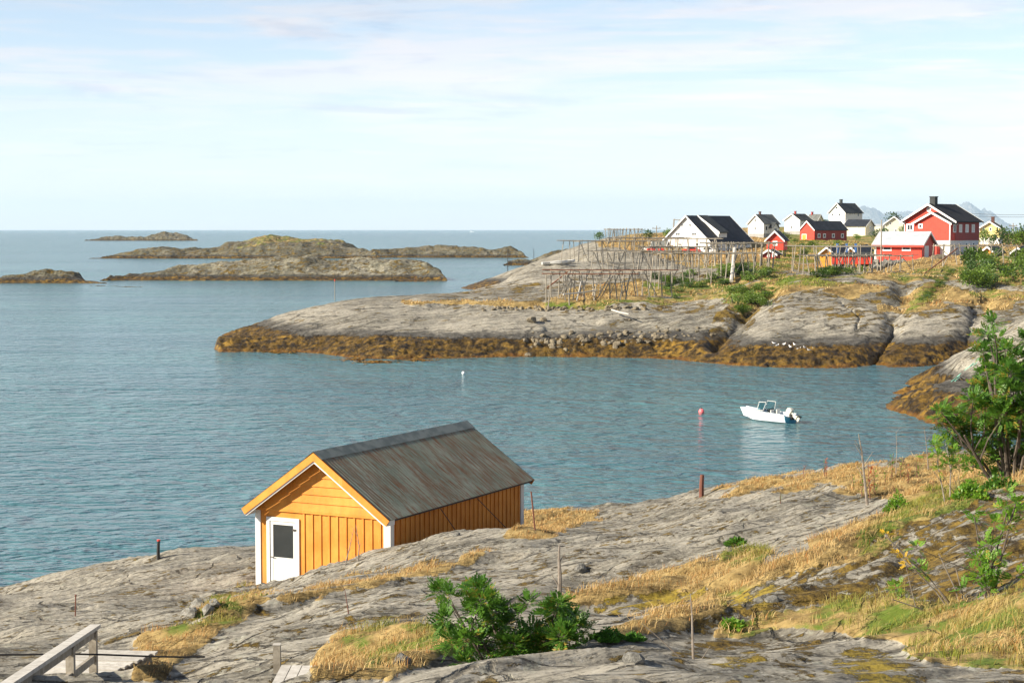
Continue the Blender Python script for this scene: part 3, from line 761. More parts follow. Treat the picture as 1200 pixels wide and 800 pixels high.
for zz_ in (.35, 1.75): MB().bx(d1-.10, d1+.03, -.052, -.046, zz_, zz_+.05).build('hinge', DARKW, door)
MB().bx(door0-.02, door1+.02, -.16, .02, -.32, -.26).build('door_step', WOODP, shed)
# corrugated roof
oh = .38; ov = .22; sl = math.hypot(hw, RG-EV); cs, sn = hw/sl, (RG-EV)/sl
N = int((Ls+2*oh)/.0338)
for sx in (-1, 1):
    V = []; Fa = []
    ts = [0, .5*(sl+ov), .5*(sl+ov)+.002, sl+ov]
    for k in range(N+1):
        yy = -oh+k*(Ls+2*oh)/N; wv = .0065*math.sin(yy*2*math.pi/.135)
        for j, tt in enumerate(ts):
            off = .085+wv+(.002 if j < 2 else 0)
            V.append((sx*(cs*tt+sn*off), yy, RG-sn*tt+cs*off))
        for j, tt in enumerate(ts):
            off = .079+wv
            V.append((sx*(cs*tt+sn*off), yy, RG-sn*tt+cs*off))
    for k in range(N):
        b = k*8
        for j in range(3):
            Fa.append((b+j, b+8+j, b+9+j, b+j+1)); Fa.append((b+4+j, b+5+j, b+13+j, b+12+j))
        Fa.append((b+3, b+11, b+15, b+7)); Fa.append((b, b+4, b+12, b+8))
    mb = MB(); mb.v = V; mb.f = Fa
    rf = mb.build('roof_sheet', SHEET, shed, smooth=False)
mb = MB()
for sx in (-1, 1):
    p0 = Vector((0, 0, RG+.128)); p1 = Vector((sx*cs*.26+sx*sn*.10, 0, RG-sn*.26+cs*.10))
    mb.prism([p0, p1, p1-Vector((0, 0, .006)), p0-Vector((0, 0, .006))], (0, -oh-.03, 0), (0, Ls+oh+.03, 0))
t = NT('zinc'); ZINC = t.done(t.bsdf(t.mix(t.ramp(t.noise(t.coord(), 3, 4), .4, .6), (.12, .135, .11), (.20, .215, .175)), .5, spec=.5))
mb.build('ridge_cap', ZINC, shed)
# bargeboards: ochre outer and white inner on the front, dark at the back
for nm_, mt, y0, y1, a0, a1 in (('bargeboard', ORA, -oh-.03, -oh+.002, -.105, .072), ('bargeboard', WHT, -oh+.004, -oh+.030, -.155, -.05), ('bargeboard', ORA, Ls+oh-.03, Ls+oh, -.105, .072)):
    for sx in (-1, 1):
        e = sl+ov
        pl = [Vector((sx*(cs*tt+sn*off), 0, RG-sn*tt+cs*off)) for tt, off in ((0, a0), (0, a1), (e, a1), (e, a0))]
        pl[0].x = 0; pl[1].x = 0; pl[0].z = RG+a0/cs; pl[1].z = RG+a1/cs
        mb = MB(); mb.prism(pl, (0, y0, 0), (0, y1, 0)); mb.build(nm_, mt, shed)
for sx in (-1, 1):   # boxed white eave returns
    mb = MB()
    xe = cs*(sl+ov); ze = RG-sn*(sl+ov)
    mb.prism([Vector((sx*(hw+.04), 0, ze-.10)), Vector((sx*(xe-.01), 0, ze-.085)), Vector((sx*(xe-.01), 0, ze+.04)), Vector((sx*(hw+.04), 0, EV-.02))], (0, -oh+.032, 0), (0, -.04, 0))
    mb.build('eave_box', WHT, shed)
for k in range(9):
    yy = .2+k*(Ls-.4)/8
    MB().beam((hw-.1, yy, EV+.02), (cs*(sl+ov)-.06, yy, RG-sn*(sl+ov-.06)-.0), .05, .09).build('rafter_end', DARKW, shed)
mb = MB(); xe = cs*(sl+ov)
for sx in (-1, 1): mb.beam((sx*(xe-.03), -oh+.03, RG-sn*(sl+ov-.03)+.02), (sx*(xe-.03), Ls+oh-.03, RG-sn*(sl+ov-.03)+.02), .03, .07)
mb.build('fascia', DARKW, shed)
# two storm stays from the eave to the rock
for y0_, y1_ in ((2.3, 3.9), (4.4, 6.9)):
    mb = MB(); mb.tube([(hw+.22, y0_, EV-.12), (hw+.45, (y0_+y1_)/2, EV*.5+.1), (hw+.8, y1_, .3)], .012, 5)
    mb.build('stay_wire', DARKW, shed)
# =================== village ===================
def roofing(name, a, b, pitch=.33, ax='Y'):
    t = NT(name); n = t.noise(t.coord(), .9, 5, .6); z = t.sep(t.coord())[1 if ax == 'Y' else 2]
    f = t.math('FRACT', t.math('DIVIDE', z, pitch)); g = t.ramp(t.math('ABSOLUTE', t.math('SUBTRACT', f, .5)), .36, .48)
    c = t.mix(t.ramp(n, .35, .65), a, b); c = t.mix(t.math('MULTIPLY', g, .4), c, tuple(x*.5 for x in a))
    return t.done(t.bsdf(c, .75, t.bump(g, .5, .03), spec=.3))
RF_SLATE = roofing('slate_roof', (.018, .021, .027), (.035, .04, .05))
RF_BLACK = roofing('black_roof', (.010, .010, .011), (.020, .020, .021))
RF_GREY = roofing('grey_roof', (.085, .09, .085), (.13, .135, .125))
RF_DGREY = roofing('dark_grey_roof', (.03, .035, .035), (.055, .06, .06))
RF_ZINC = roofing('zinc_roof', (.36, .39, .42), (.46, .49, .52))
W_WHITE = paint('white_boards', (.70, .68, .63), .6, ('Z', .22, .5), .12, var=.04)
W_CREAM = paint('cream_boards', (.70, .65, .50), .6, ('Z', .22, .5), .12, var=.04)
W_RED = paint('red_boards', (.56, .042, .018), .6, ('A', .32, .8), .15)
W_DRED = paint('dark_red_boards', (.30, .030, .020), .65, ('A', .3, .8), .25)  # also stands in for shade on the barn and big red house sides
W_YEL = paint('yellow_boards', (.76, .60, .24), .6, ('Z', .22, .5), .12, var=.04)
W_ORA = paint('orange_boards', (.72, .30, .035), .6, ('A', .3, .8), .15)
CONC = paint('plaster', (.68, .67, .64), .8, dirt=.25, var=.06)
CONCG = paint('grey_concrete', (.30, .29, .27), .9, dirt=.3)
TRIM = paint('white_trim', (.82, .81, .78), .5, dirt=.05, var=.03)
BRICK = paint('chimney_brick', (.10, .045, .035), .9)
PANE = GLASS
BLUE = paint('blue_paint', (.06, .17, .42), .6)

class House:
    """box house set on its near corner; ridge 'y' = gable on the left face, 'x' = gable on the right face"""
    def __init__(s, name, label, cat, u, v, d, th, uL, uR, vE, vR, wall, roof, ridge='y', ov=.4, low=None, group=None, z=None, trim=TRIM, base=.6, drop=.6):
        s.P = at(u, v, d)
        k = (uL-600)/F; ct, st = math.cos(th), math.sin(th)
        s.W = (s.P.x-k*d)/(ct+k*st)
        k = (uR-600)/F; s.D = max(2.0, (k*d-s.P.x)/(st-k*ct))
        s.eh = (v-vE)*d/F
        ym = d+(s.W*st/2 if ridge == 'y' else s.D*ct/2)
        s.rh = at(u, vR, ym).z-s.P.z
        s.rh = max(s.rh, s.eh+.5)
        s.ridge = ridge; s.rz = -th
        s.root = thing(name, label, cat, s.P, s.rz, group)
        W, D = s.W, s.D; e, r = s.eh, s.rh
        # local frame: origin = near corner, x from -W..0 (left face y=0), y from 0..D (right face x=0)
        mb = MB(); b0 = -drop
        lowz = low[0] if low else b0
        if ridge == 'y':
            prof = [Vector((-W, 0, lowz)), Vector((0, 0, lowz)), Vector((0, 0, e)), Vector((-W/2, 0, r)), Vector((-W, 0, e))]
            mb.prism(prof, (0, 0, 0), (0, D, 0))
        else:
            prof = [Vector((0, 0, lowz)), Vector((0, D, lowz)), Vector((0, D, e)), Vector((0, D/2, r)), Vector((0, 0, e))]
            mb.prism(prof, (0, 0, 0), (-W, 0, 0))
        mb.build('wall', wall, s.root)
        if low:
            mb = MB(); mb.bx(-W+.02, -.02, .02, D-.02, b0, lowz); mb.build('lower_wall', low[1], s.root)
        s.slabs(-W, 0, 0, D, e, r, ridge, ov, roof, trim)
    def slabs(s, x0, x1, y0, y1, e, r, ridge, ov, roof, trim, name='roof', oy=None):
        oy = ov if oy is None else oy
        mb = MB(); tms = []; th = .16
        def TP(*a): q = MB(); q.prism(*a); tms.append(q)
        if ridge == 'y':
            c = (x0+x1)/2; h = (x1-x0)/2; L = math.hypot(h, r-e); cs, sn = h/L, (r-e)/L
            for sx in (-1, 1):
                E = (c+sx*(h+ov*cs), e-ov*sn); A = (c, r)
                mb.prism([Vector((A[0], 0, A[1]+.02)), Vector((E[0], 0, E[1]+.02)), Vector((E[0], 0, E[1]+th)), Vector((A[0], 0, A[1]+th*1.1))], (0, y0-oy, 0), (0, y1+oy, 0))
                if trim: 
                    for yy in (y0-oy-.05, y1+oy+.002):
                        TP([Vector((A[0], 0, A[1]-.14)), Vector((E[0], 0, E[1]-.14)), Vector((E[0], 0, E[1]+th+.03)), Vector((A[0], 0, A[1]+th*1.1+.04))], (0, yy, 0), (0, yy+.05, 0))
        else:
            c = (y0+y1)/2; h = (y1-y0)/2; L = math.hypot(h, r-e); cs, sn = h/L, (r-e)/L
            for sx in (-1, 1):
                E = (c+sx*(h+ov*cs), e-ov*sn); A = (c, r)
                mb.prism([Vector((0, A[0], A[1]+.02)), Vector((0, E[0], E[1]+.02)), Vector((0, E[0], E[1]+th)), Vector((0, A[0], A[1]+th*1.1))], (x0-oy, 0, 0), (x1+oy, 0, 0))
                if trim:
                    for xx in (x1+oy+.002, x0-oy-.05):
                        TP([Vector((0, A[0], A[1]-.14)), Vector((0, E[0], E[1]-.14)), Vector((0, E[0], E[1]+th+.03)), Vector((0, A[0], A[1]+th*1.1+.04))], (xx, 0, 0), (xx+.05, 0, 0))
        s.roof = mb.build(name, roof, s.root)
        for q in tms: q.build('bargeboard', trim, s.root)
    def loc(s, u, v, face, off=0):
        """point of a face seen at (u,v), in local coordinates"""
        Mx = Matrix.Rotation(s.rz, 3, 'Z'); C0 = Vector((0, 0, H)); d = at(u, v, 100)-C0
        n = Mx@Vector((0, -1, 0) if face == 'L' else (1, 0, 0)); p0 = s.P+n*off
        t_ = (p0-C0).dot(n)/d.dot(n)
        return Mx.inverted()@(C0+d*t_-s.P)
    def win(s, u, v, wpx, hpx, face='L', name='window', fr=.12, mat=None, off=0, bars=True, fm=None):
        """window centred at (u,v), size in photo pixels"""
        c = s.loc(u, v, face, off)
        a = s.loc(u-wpx/2, v, face, off); b = s.loc(u+wpx/2, v, face, off)
        w_ = (b-a).length/2; h_ = hpx*(s.P.y+c.y)/F/2
        fm = fm or TRIM
        mb = MB(); pm = MB()
        if face == 'L':
            x0, x1, z0, z1 = c.x-w_, c.x+w_, c.z-h_, c.z+h_; y = c.y
            mb.bx(x0, x0+fr, y-.07, y+.01, z0, z1); mb.bx(x1-fr, x1, y-.07, y+.01, z0, z1)
            mb.bx(x0+fr, x1-fr, y-.07, y+.01, z1-fr, z1); mb.bx(x0+fr, x1-fr, y-.07, y+.01, z0, z0+fr)
            if bars and w_ > .35: mb.bx((x0+x1)/2-.04, (x0+x1)/2+.04, y-.06, y+.008, z0+fr, z1-fr)
            pm.bx(x0+fr*.9, x1-fr*.9, y-.035, y+.005, z0+fr*.9, z1-fr*.9)
        else:
            x = c.x; y0, y1, z0, z1 = c.y-w_, c.y+w_, c.z-h_, c.z+h_
            mb.bx(x-.01, x+.07, y0, y0+fr, z0, z1); mb.bx(x-.01, x+.07, y1-fr, y1, z0, z1)
            mb.bx(x-.01, x+.07, y0+fr, y1-fr, z1-fr, z1); mb.bx(x-.01, x+.07, y0+fr, y1-fr, z0, z0+fr)
            pm.bx(x-.005, x+.035, y0+fr*.9, y1-fr*.9, z0+fr*.9, z1-fr*.9)
        f_ = mb.build(name, fm, s.root); pm.build('pane' if mat is None else 'panel', mat or PANE, f_)
        return f_
    def corner(s, mat=TRIM, z0=0, w_=.16):
        for x, y in ((-s.W, 0), (0, 0), (0, s.D)):
            mb = MB(); mb.bx(x-w_/2 if y else x-(0 if x < 0 else w_)-.0, x+w_/2 if y else x+(w_ if x < 0 else 0), y-.04 if y == 0 else y-w_, y-.002 if y == 0 else y, z0, s.eh-.1) if x < 0 or y == 0 else mb.bx(.002, .04, y-w_, y, z0, s.eh-.1)
            mb.build('corner_board', mat, s.root)
    def chimney(s, fx=.5, fy=.4, w_=.55, hh=.9, mat=None):
        mb = MB()
        x = -s.W*(1-fx); y = s.D*fy
        mb.bx(x-w_/2, x+w_/2, y-w_/2, y+w_/2, s.rh-.5, s.rh+hh); mb.bx(x-w_/2-.08, x+w_/2+.08, y-w_/2-.08, y+w_/2+.08, s.rh+hh, s.rh+hh+.15)
        mb.build('chimney', mat or BRICK, s.roof)

R_ = R
# white fish hall
h = House('fish_hall', 'big white gabled hall with steep dark blue roof behind the drying racks', 'hall', 832, 297, 360, R(36), 777.5, 880, 282.5, 253.4, W_WHITE, RF_SLATE, ov=.5)
for u, v, a, b in ((799.5, 263.8, 4, 4), (808.5, 263.8, 3.6, 4.2), (794.5, 274.2, 5.5, 4), (813.5, 274.2, 5.5, 4), (797, 286.5, 4, 3.5), (817, 286.5, 4, 4)): h.win(u, v, a, b, fr=.10)
h.win(804, 287.5, 6, 9, name='door', mat=TRIM, bars=False)
for u in (853, 860, 867, 874): h.win(u, 287.3, 4.2, 2.6, 'R')
mb = MB(); W, D, e, r = h.W, h.D, h.eh, h.rh; slp = (r-e)/(W/2)
y0, y1 = D*.26, D*.46      # long shed dormer on the right slope
zb = e-.2; zt = e+1.6; xo = -.6
xi = -W/2+.1
mb.prism([Vector((xo, 0, zb)), Vector((xo, 0, zt)), Vector((xi, 0, r-.1)), Vector((xi, 0, zb))], (0, y0, 0), (0, y1, 0)); dm = mb.build('dormer', CONC, h.root)
mb = MB(); mb.prism([Vector((xo+.35, 0, zt-.02)), Vector((xo+.35, 0, zt+.2)), Vector((xi, 0, r+.25)), Vector((xi, 0, r+.02))], (0, y0-.3, 0), (0, y1+.3, 0)); mb.build('dormer_roof', RF_DGREY, dm)
mb = MB(); mb.prism([Vector((xo+.4, 0, zt-.25)), Vector((xo+.4, 0, zt+.22)), Vector((xi, 0, r+.27)), Vector((xi, 0, r-.15))], (0, y0-.36, 0), (0, y0-.305, 0)); mb.build('dormer_trim', TRIM, dm)
h2 = House('outbuilding', 'low grey roofed lean-to against the left end of the big white hall', 'shed', 779, 296, 356, R(36), 762, 783, 291, 283, W_WHITE, RF_GREY, ridge='x', ov=.2)
# small houses on the rise
h = House('white_house', 'small white house with grey roof and porch right of the big hall', 'house', 895, 277.5, 560, R(42), 876, 912.5, 262, 251.7, W_WHITE, RF_GREY, ov=.45, low=(1.0, CONCG))
for u, v, a, b, f in ((885.3, 258.2, 3, 4, 'L'), (885.3, 267.7, 3, 4.6, 'L'), (898, 267.5, 2.6, 5.5, 'R'), (909, 270, 2.4, 4.5, 'R')): h.win(u, v, a, b, f, fr=.14)
mb = MB(); c = h.loc(904.5, 270, 'R'); mb.prism([Vector((0, c.y-1.6, .4)), Vector((0, c.y+1.6, .4)), Vector((0, c.y+1.6, 2.9)), Vector((0, c.y, 4.3)), Vector((0, c.y-1.6, 2.9))], (0, 0, 0), (1.4, 0, 0)); pr = mb.build('porch', W_WHITE, h.root)
mb = MB()
for k in (-1, 1): mb.prism([Vector((0, c.y, 4.32)), Vector((0, c.y+k*1.9, 2.66)), Vector((0, c.y+k*1.9, 2.85)), Vector((0, c.y, 4.52))], (0, 0, 0), (1.7, 0, 0))
mb.build('porch_roof', RF_DGREY, pr); mb = MB(); mb.bx(1.402, 1.44, c.y-.6, c.y+.6, .5, 2.6); mb.build('porch_door', PANE, pr)
h.chimney(.5, .25)
h = House('white_house', 'white house with dark roof and red brick chimney left of the tall white house', 'house', 937.3, 273, 600, R(42), 918.5, 951, 258, 251, W_WHITE, RF_DGREY, ov=.45, low=(.6, CONCG))
h.win(927.6, 266.3, 3, 4.6, fr=.14); h.win(927.3, 255.3, 2.2, 2.4, fr=.12); h.win(941, 263, 2.6, 4, 'R', fr=.14); h.chimney(.5, .25, mat=W_DRED)
h = House('cream_house', 'small pale house with light grey roof half hidden behind the red barn', 'house', 953, 270, 640, R(-28), 945, 963, 259, 251.4, W_CREAM, RF_GREY, ridge='x', ov=.4) if False else House('cream_house', 'small pale house with light grey roof half hidden behind the red barn', 'house', 957.5, 270, 640, R(58), 945, 964, 258.5, 251.5, W_CREAM, RF_GREY, ridge='x', ov=.4)
h.win(961, 258, 1.6, 3, 'R', fr=.12); h.chimney(.2, .5, mat=W_DRED)
h = House('tall_white_house', 'tall two storey white house with dark roof standing highest on the hill', 'house', 990.4, 272, 620, R(42), 970.5, 1009.6, 249, 238.4, W_WHITE, RF_DGREY, ov=.5)
for u, v, a, b, f in ((980.5, 243.5, 2.6, 2.8, 'L'), (975.5, 251.5, 2.2, 3, 'L'), (984, 251.5, 2.2, 3, 'L'), (996, 250.4, 1.4, 2.4, 'R'), (998.4, 250.4, 1.4, 2.4, 'R'), (1000.8, 250.4, 1.4, 2.4, 'R'), (1005.7, 251.5, 2.2, 4.4, 'R')): h.win(u, v, a, b, f, fr=.10, bars=False)
h.chimney(.5, .22, .8, 1.3, RF_DGREY)
h = House('red_barn', 'long red barn with dark roof, gable coloured as sunlit and four side windows', 'barn', 954.5, 284.5, 440, R(48), 937.2, 991.7, 269.2, 259.6, W_DRED, RF_SLATE, ov=.35, low=(.5, CONCG))
mb = MB(); mb.prism([Vector((-h.W+.02, -.05, .5)), Vector((-.02, -.05, .5)), Vector((-.02, -.05, h.eh)), Vector((-h.W/2, -.05, h.rh-.15)), Vector((-h.W+.02, -.05, h.eh))], (0, -.02, 0), (0, .045, 0)); o_ = mb.build('sunlit_gable_red', W_RED, h.root); o_['label'] = 'red boarded gable with its sunlight painted as brighter red'  # brighter red copy puts the sun on the gable into its colour
for u, v in ((959.7, 276.2), (966, 276.2), (976.4, 276.2), (987, 276.2)): h.win(u, v, 3.2, 5, 'R', fr=.18, bars=False)
h.win(942.5, 278, 5.5, 7.5, name='barn_door', mat=W_ORA, fr=.12, bars=False, off=.08)
h = House('low_white_barn', 'low cream white barn with long dark roof behind the red barn', 'barn', 1014, 277, 520, R(24), 988, 1024, 265.2, 257.8, W_CREAM, RF_SLATE, ridge='x', ov=.3)
h.win(1006, 266.5, 2.6, 1.4, fr=.1); h.win(1019.5, 267, 1.5, 3, 'R', fr=.1)
h = House('cream_cottage', 'low cream cottage just left of the house behind the treetop', 'house', 1034, 276, 560, R(20), 1021, 1037, 265, 264.0, W_CREAM, RF_ZINC, ridge='x', ov=.1)
h = House('cream_house', 'cream white house with black roof below the dark treetop beside the big red house', 'house', 1058, 275, 500, R(14), 1036, 1060, 261.8, 254.2, W_CREAM, RF_SLATE, ov=.5)
h.win(1043.7, 262.2, 2.4, 3, fr=.12); h.win(1049.8, 270, 2.6, 3, fr=.12)
# big red house
h = House('red_house', 'large red house on white basement walls with black roof, biggest in the village', 'house', 1118.5, 303.5, 306, R(40), 1058.7, 1146.2, 258.6, 239.9, W_RED, RF_BLACK, ov=.65, low=((303.5-281.8)*306/F, CONC), drop=1.2)
mb = MB(); mb.bx(.003, .05, .03, h.D-.02, (303.5-281.8)*306/F, h.eh-.05); o_ = mb.build('shaded_side_red', W_DRED, h.root); o_['label'] = 'red side boards with their shade painted as darker red'  # darker red layer paints the shade of this side over the wall red
ex = 1.7; k = (1113.7-600)/F
xl = h.loc(1072, 270, 'L', ex).x; lz = (303.5-281.8)*306/F
e2 = h.loc(1113, 261.3, 'L', ex).z; r2 = h.loc(1092, 249.6, 'L', ex).z
mb = MB(); mb.prism([Vector((xl, 0, lz)), Vector((.003, 0, lz)), Vector((.003, 0, e2)), Vector((xl/2, 0, r2)), Vector((xl, 0, e2))], (0, -ex, 0), (0, -.003, 0)); ext = mb.build('gabled_bay', W_RED, h.root)
mb = MB(); mb.bx(xl+.02, -.02, -ex+.02, -.003, -1.2, lz-.003); mb.build('bay_lower_wall', CONC, h.root)
rf0 = h.roof; h.slabs(xl, .003, -ex, -.3, e2, r2, 'y', .5, RF_BLACK, TRIM, 'bay_roof'); h.roof = rf0
mb = MB(); mb.bx(-.16, .004, -ex-.04, -ex-.002, lz, e2-.1); mb.build('corner_board', TRIM, h.root)
mb = MB(); mb.bx(-h.W, -h.W+.16, -.04, -.002, lz, h.eh-.1); mb.build('corner_board', TRIM, h.root)
h.win(1066.5, 266.5, 8.5, 8.5, fr=.22); h.win(1078.8, 265, 5.2, 5.6, off=ex, fr=.2, bars=False)
mb = MB(); c = h.loc(1088.6, 245.6, 'L'); mb.tube([(c.x, -.06, c.z), (c.x, -.01, c.z)], .42, 14); vt = mb.build('round_vent', TRIM, h.root)
mb = MB(); mb.tube([(c.x, -.075, c.z), (c.x, -.062, c.z)], .27, 14); mb.build('vent_louvre', CONCG, vt)
for u, a in ((1118.5, 3.4), (1125.5, 3.4), (1133, 3.6), (1140.3, 3.4)): h.win(u, 267.7, a, 9.5, 'R', fr=.13, off=.05, mat=None if u < 1120 else CONC)
for u in (1124.2, 1132.2, 1140.5): h.win(u, 288.2, 2.8, 8.4, 'R', fr=.12, off=0)
h.chimney(.5, .16, 1.0, 1.3, RF_DGREY)
mb = MB()   # little entrance lean-to seen between garage and house
c = h.loc(1094, 296, 'L', ex); mb.bx(c.x-1.2, c.x+1.2, -ex-1.3, -ex-.003, -.6, 2.2); mb.build('entrance_box', W_RED, h.root)
# garage
h = House('red_garage', 'long low red garage with zinc roof in front of the big red house', 'garage', 1080, 304.3, 274, R(28), 1024.5, 1095, 286.6, 272.6, W_RED, RF_ZINC, ridge='x', ov=.35, drop=.8)
h.win(1039.7, 291, 10.5, 6, fr=.17, bars=False); h.win(1062.3, 291, 10.5, 6, fr=.17, bars=False)
h.win(1085.5, 296, 4.6, 15.5, 'R', name='garage_door', mat=CONC, fr=.10)
mb = MB(); mb.bx(-h.W, -h.W+.3, -.05, -.002, 0, h.eh-.2); mb.build('corner_board', TRIM, h.root)
mb = MB(); mb.bx(-h.W-.4, .4, -.55, -.36, h.eh-.42, h.eh-.12); mb.build('fascia', W_RED, h.root)
# boathouses
h = House('red_boathouse', 'small red boathouse on stilts with one white window left of the long barn', 'boathouse', 918, 293, 330, R(20), 898, 922.3, 281, 271.4, W_RED, RF_DGREY, ov=.45, drop=0)
h.win(908.3, 285.2, 5.6, 5.6, fr=.2)
mb = MB()
for x in (-h.W+.2, -h.W/2, -.2):
    for y in (.2, 2.5): mb.tube([(x, y, .02), (x, y, -2.4)], .12, 6)
mb.build('stilt', WOOD, h.root)
h = House('dark_red_shed', 'low dark red shed with two white windows under the red boathouse', 'shed', 909, 306, 320, R(20), 893, 914, 297.8, 293, W_DRED, RF_DGREY, ov=.4)
for u in (900.5, 906.5): h.win(u, 299.4, 3.2, 3.4, fr=.15)
h = House('wharf_building', 'long bright red wharf shed on poles with blue posts in front of the barn', 'boathouse', 1022, 309.5, 288, R(6), 974.8, 1028.5, 300.5, 300.0, W_RED, RF_DGREY, ridge='x', ov=.15, drop=0, trim=None)
mb = MB()
for i in range(7):
    x = -h.W*i/6; mb.tube([(x+(.2 if i == 6 else -.1), .3, -.02), (x+(.2 if i == 6 else -.1), .3, -2.6)], .12, 6)
mb.build('stilt', WOOD, h.root)
WB = h
h = House('orange_cabin', 'small orange gabled cabin behind the drying rack left of the blue posts', 'cabin', 976, 303, 304, R(14), 960.5, 996, 296.6, 290.4, W_ORA, RF_SLATE, ov=.4, drop=1.5)
h = House('orange_cabin', 'second orange gabled cabin behind the middle blue post by the red wharf shed', 'cabin', 1004, 303, 302, R(14), 989, 1022, 297, 290.4, W_ORA, RF_SLATE, ov=.4, drop=1.5)
h = House('yellow_house', 'pale yellow house with a tree in front at the right of the village', 'house', 1171, 286, 420, R(24), 1147, 1174.6, 267.2, 260.0, W_YEL, RF_GREY, ov=.5, low=(1.5, CONC))
for u, v, a, b in ((1156.3, 262.8, 2, 2.4), (1152.5, 268.5, 3, 4), (1161, 268.5, 3, 4), (1166.5, 278, 3, 5)): h.win(u, v, a, b, fr=.12)
h.chimney(.62, .2, .7, 1.1); 
h = House('orange_shed', 'small orange shed with white gable trim and dark roof right of the big red house', 'shed', 1165.5, 299.8, 300, R(20), 1147.5, 1176, 296.5, 289.6, W_ORA, RF_SLATE, ov=.4)
h = House('low_shed', 'low weathered shed with white gable trim at the right edge of the village', 'shed', 1200, 302, 285, R(18), 1184, 1214, 296.5, 291, DARKW, RF_DGREY, ov=.4)

# =================== cars ===================
def car(u, v, d, rz, label, col):
    p = at(u, v, d); root = thing('parked_car', label, 'car', (p.x, p.y, p.z), rz, 'cars parked by the white hall'); root.scale = (.8, .8, .85)
    pm = paint('car_'+str(u), col, .3, dirt=0)
    L, W_ = 4.3, 1.7
    side = [(-2.15, .35), (-2.15, .75), (-2.05, .92), (-1.2, .98), (-.75, 1.40), (.75, 1.44), (1.45, 1.02), (2.08, .85), (2.15, .6), (2.15, .35)]
    mb = MB(); mb.prism([Vector((x, 0, z)) for x, z in side], (0, -W_/2, 0), (0, W_/2, 0)); mb.build('body', pm, root, bevel=.05)
    mb = MB()
    for s_ in (-1, 1): mb.prism([Vector((x, 0, z)) for x, z in [(-1.0, .98), (-.68, 1.34), (.68, 1.37), (1.2, 1.0)]], (0, s_*(W_/2+.012)-.01, 0), (0, s_*(W_/2+.012)+.01, 0))
    mb.build('side_window', GLASS, root)
    for x in (-1.35, 1.35):
        for s_ in (-1, 1):
            mb = MB(); mb.tube([(x, s_*(W_/2-.18), .32), (x, s_*(W_/2+.02), .32)], .32, 14); wl = mb.build('wheel', DARKW, root)
            mb = MB(); mb.tube([(x, s_*(W_/2+.02), .32), (x, s_*(W_/2+.035), .32)], .19, 10); mb.build('rim', ZINC, wl)
car(760.5, 296, 350, R(-6), 'white car with a red band parked left of the big white hall', (.70, .68, .66))
car(768.5, 296.2, 343, R(-6), 'red car parked at the left corner of the big white hall', (.55, .03, .015))
car(810.5, 297, 338, R(-12), 'red car parked in front of the white hall gable', (.60, .045, .02))
car(829, 297.4, 342, R(-12), 'white car parked at the right end of the white hall gable', (.75, .74, .72))
# small boats drawn up on the rock
def dinghy(u, v, d, rz, label, L=4.2):
    p = hit_far(u, v) or at(u, v, d); root = thing('dinghy', label, 'boat', p, rz, 'small boats drawn up on the rock'); L = 2.7
    V = []; Fa = []; n = 12
    for i in range(n+1):
        t_ = i/n; x = (t_-.5)*L; b = .75*(1-max(0, (t_-.45)/.55)**2.2)*(.85+.15*min(1, t_*4)); zg = .55+.25*t_**2; kz = .05+.35*max(0, (t_-.6)/.4)**2
        for y, z in ((-b, zg), (-b*.75, zg*.4+kz*.5), (0, kz), (b*.75, zg*.4+kz*.5), (b, zg), (b-.05, zg-.02), (0, kz+.08), (-b+.05, zg-.02)): V.append((x, y, z))
    for i in range(n):
        for k_ in range(8): Fa.append((i*8+k_, i*8+(k_+1) % 8, (i+1)*8+(k_+1) % 8, (i+1)*8+k_))
    Fa.append((0, 1, 2, 3, 4, 5, 6, 7)); mb = MB(); mb.v = V; mb.f = Fa; mb.build('hull', WHT, root)
    for tx in (-.6, .5):
        mb = MB(); mb.bx(tx-.12, tx+.12, -.66, .66, .42, .46); mb.build('thwart', WOOD, root)
dinghy(645, 311, 300, R(10), 'white dinghy drawn up on the pale rock, leftmost by the dark cove')
dinghy(655.5, 310.5, 300, R(-15), 'white dinghy resting between the other two left of the racks')
dinghy(664, 309.5, 300, R(15), 'white dinghy nearest the foot of the racks')

# =================== poles ===================
def pole(u, v0, v1, d, label, r_=.09, mat=None, cat='pole', name='pole', cross=False, cap=None, group=None, z0=None):
    p = at(u, v0, d); q = at(u, v1, d)
    root = thing(name, label, cat, p, 0, group)
    mb = MB(); mb.tube([(0, 0, -.6 if z0 is None else z0), (.0, 0, (q.z-p.z)*.5), (.02, 0, q.z-p.z)], [r_, r_*.9, r_*.75], 8); mb.build('post', mat or WOOD, root)
    if cross:
        mb = MB(); mb.bx(-1.0, 1.0, -.06, .06, q.z-p.z-.7, q.z-p.z-.55); c_ = mb.build('crossarm', mat or WOOD, root)
        for x in (-.8, 0, .8):
            mb = MB(); mb.tube([(x, 0, q.z-p.z-.55), (x, 0, q.z-p.z-.3)], .06, 6); mb.build('insulator', ZINC, c_)
    if cap:
        mb = MB(); mb.tube([(0.02, 0, q.z-p.z), (0.02, 0, q.z-p.z+cap[1])], r_*.95, 8); mb.build('top_band', cap[0], root)
    return root
REDP = paint('red_paint', (.62, .05, .03), .5); BLK = paint('black_paint', (.015, .014, .013), .5)
RUST = paint('rust', (.14, .05, .03), .8)
pole(1032.2, 321, 257.5, 250, 'tall thin weathered pole in front of the red garage', .11)
pole(1186.8, 286, 261.5, 420, 'grey utility pole with crossarm right of the yellow house', .13, cross=True, cat='utility pole', name='utility_pole')
pole(769.2, 280, 264.6, 420, 'thin utility pole standing left of the big white hall', .12, cross=True, cat='utility pole', name='utility_pole')
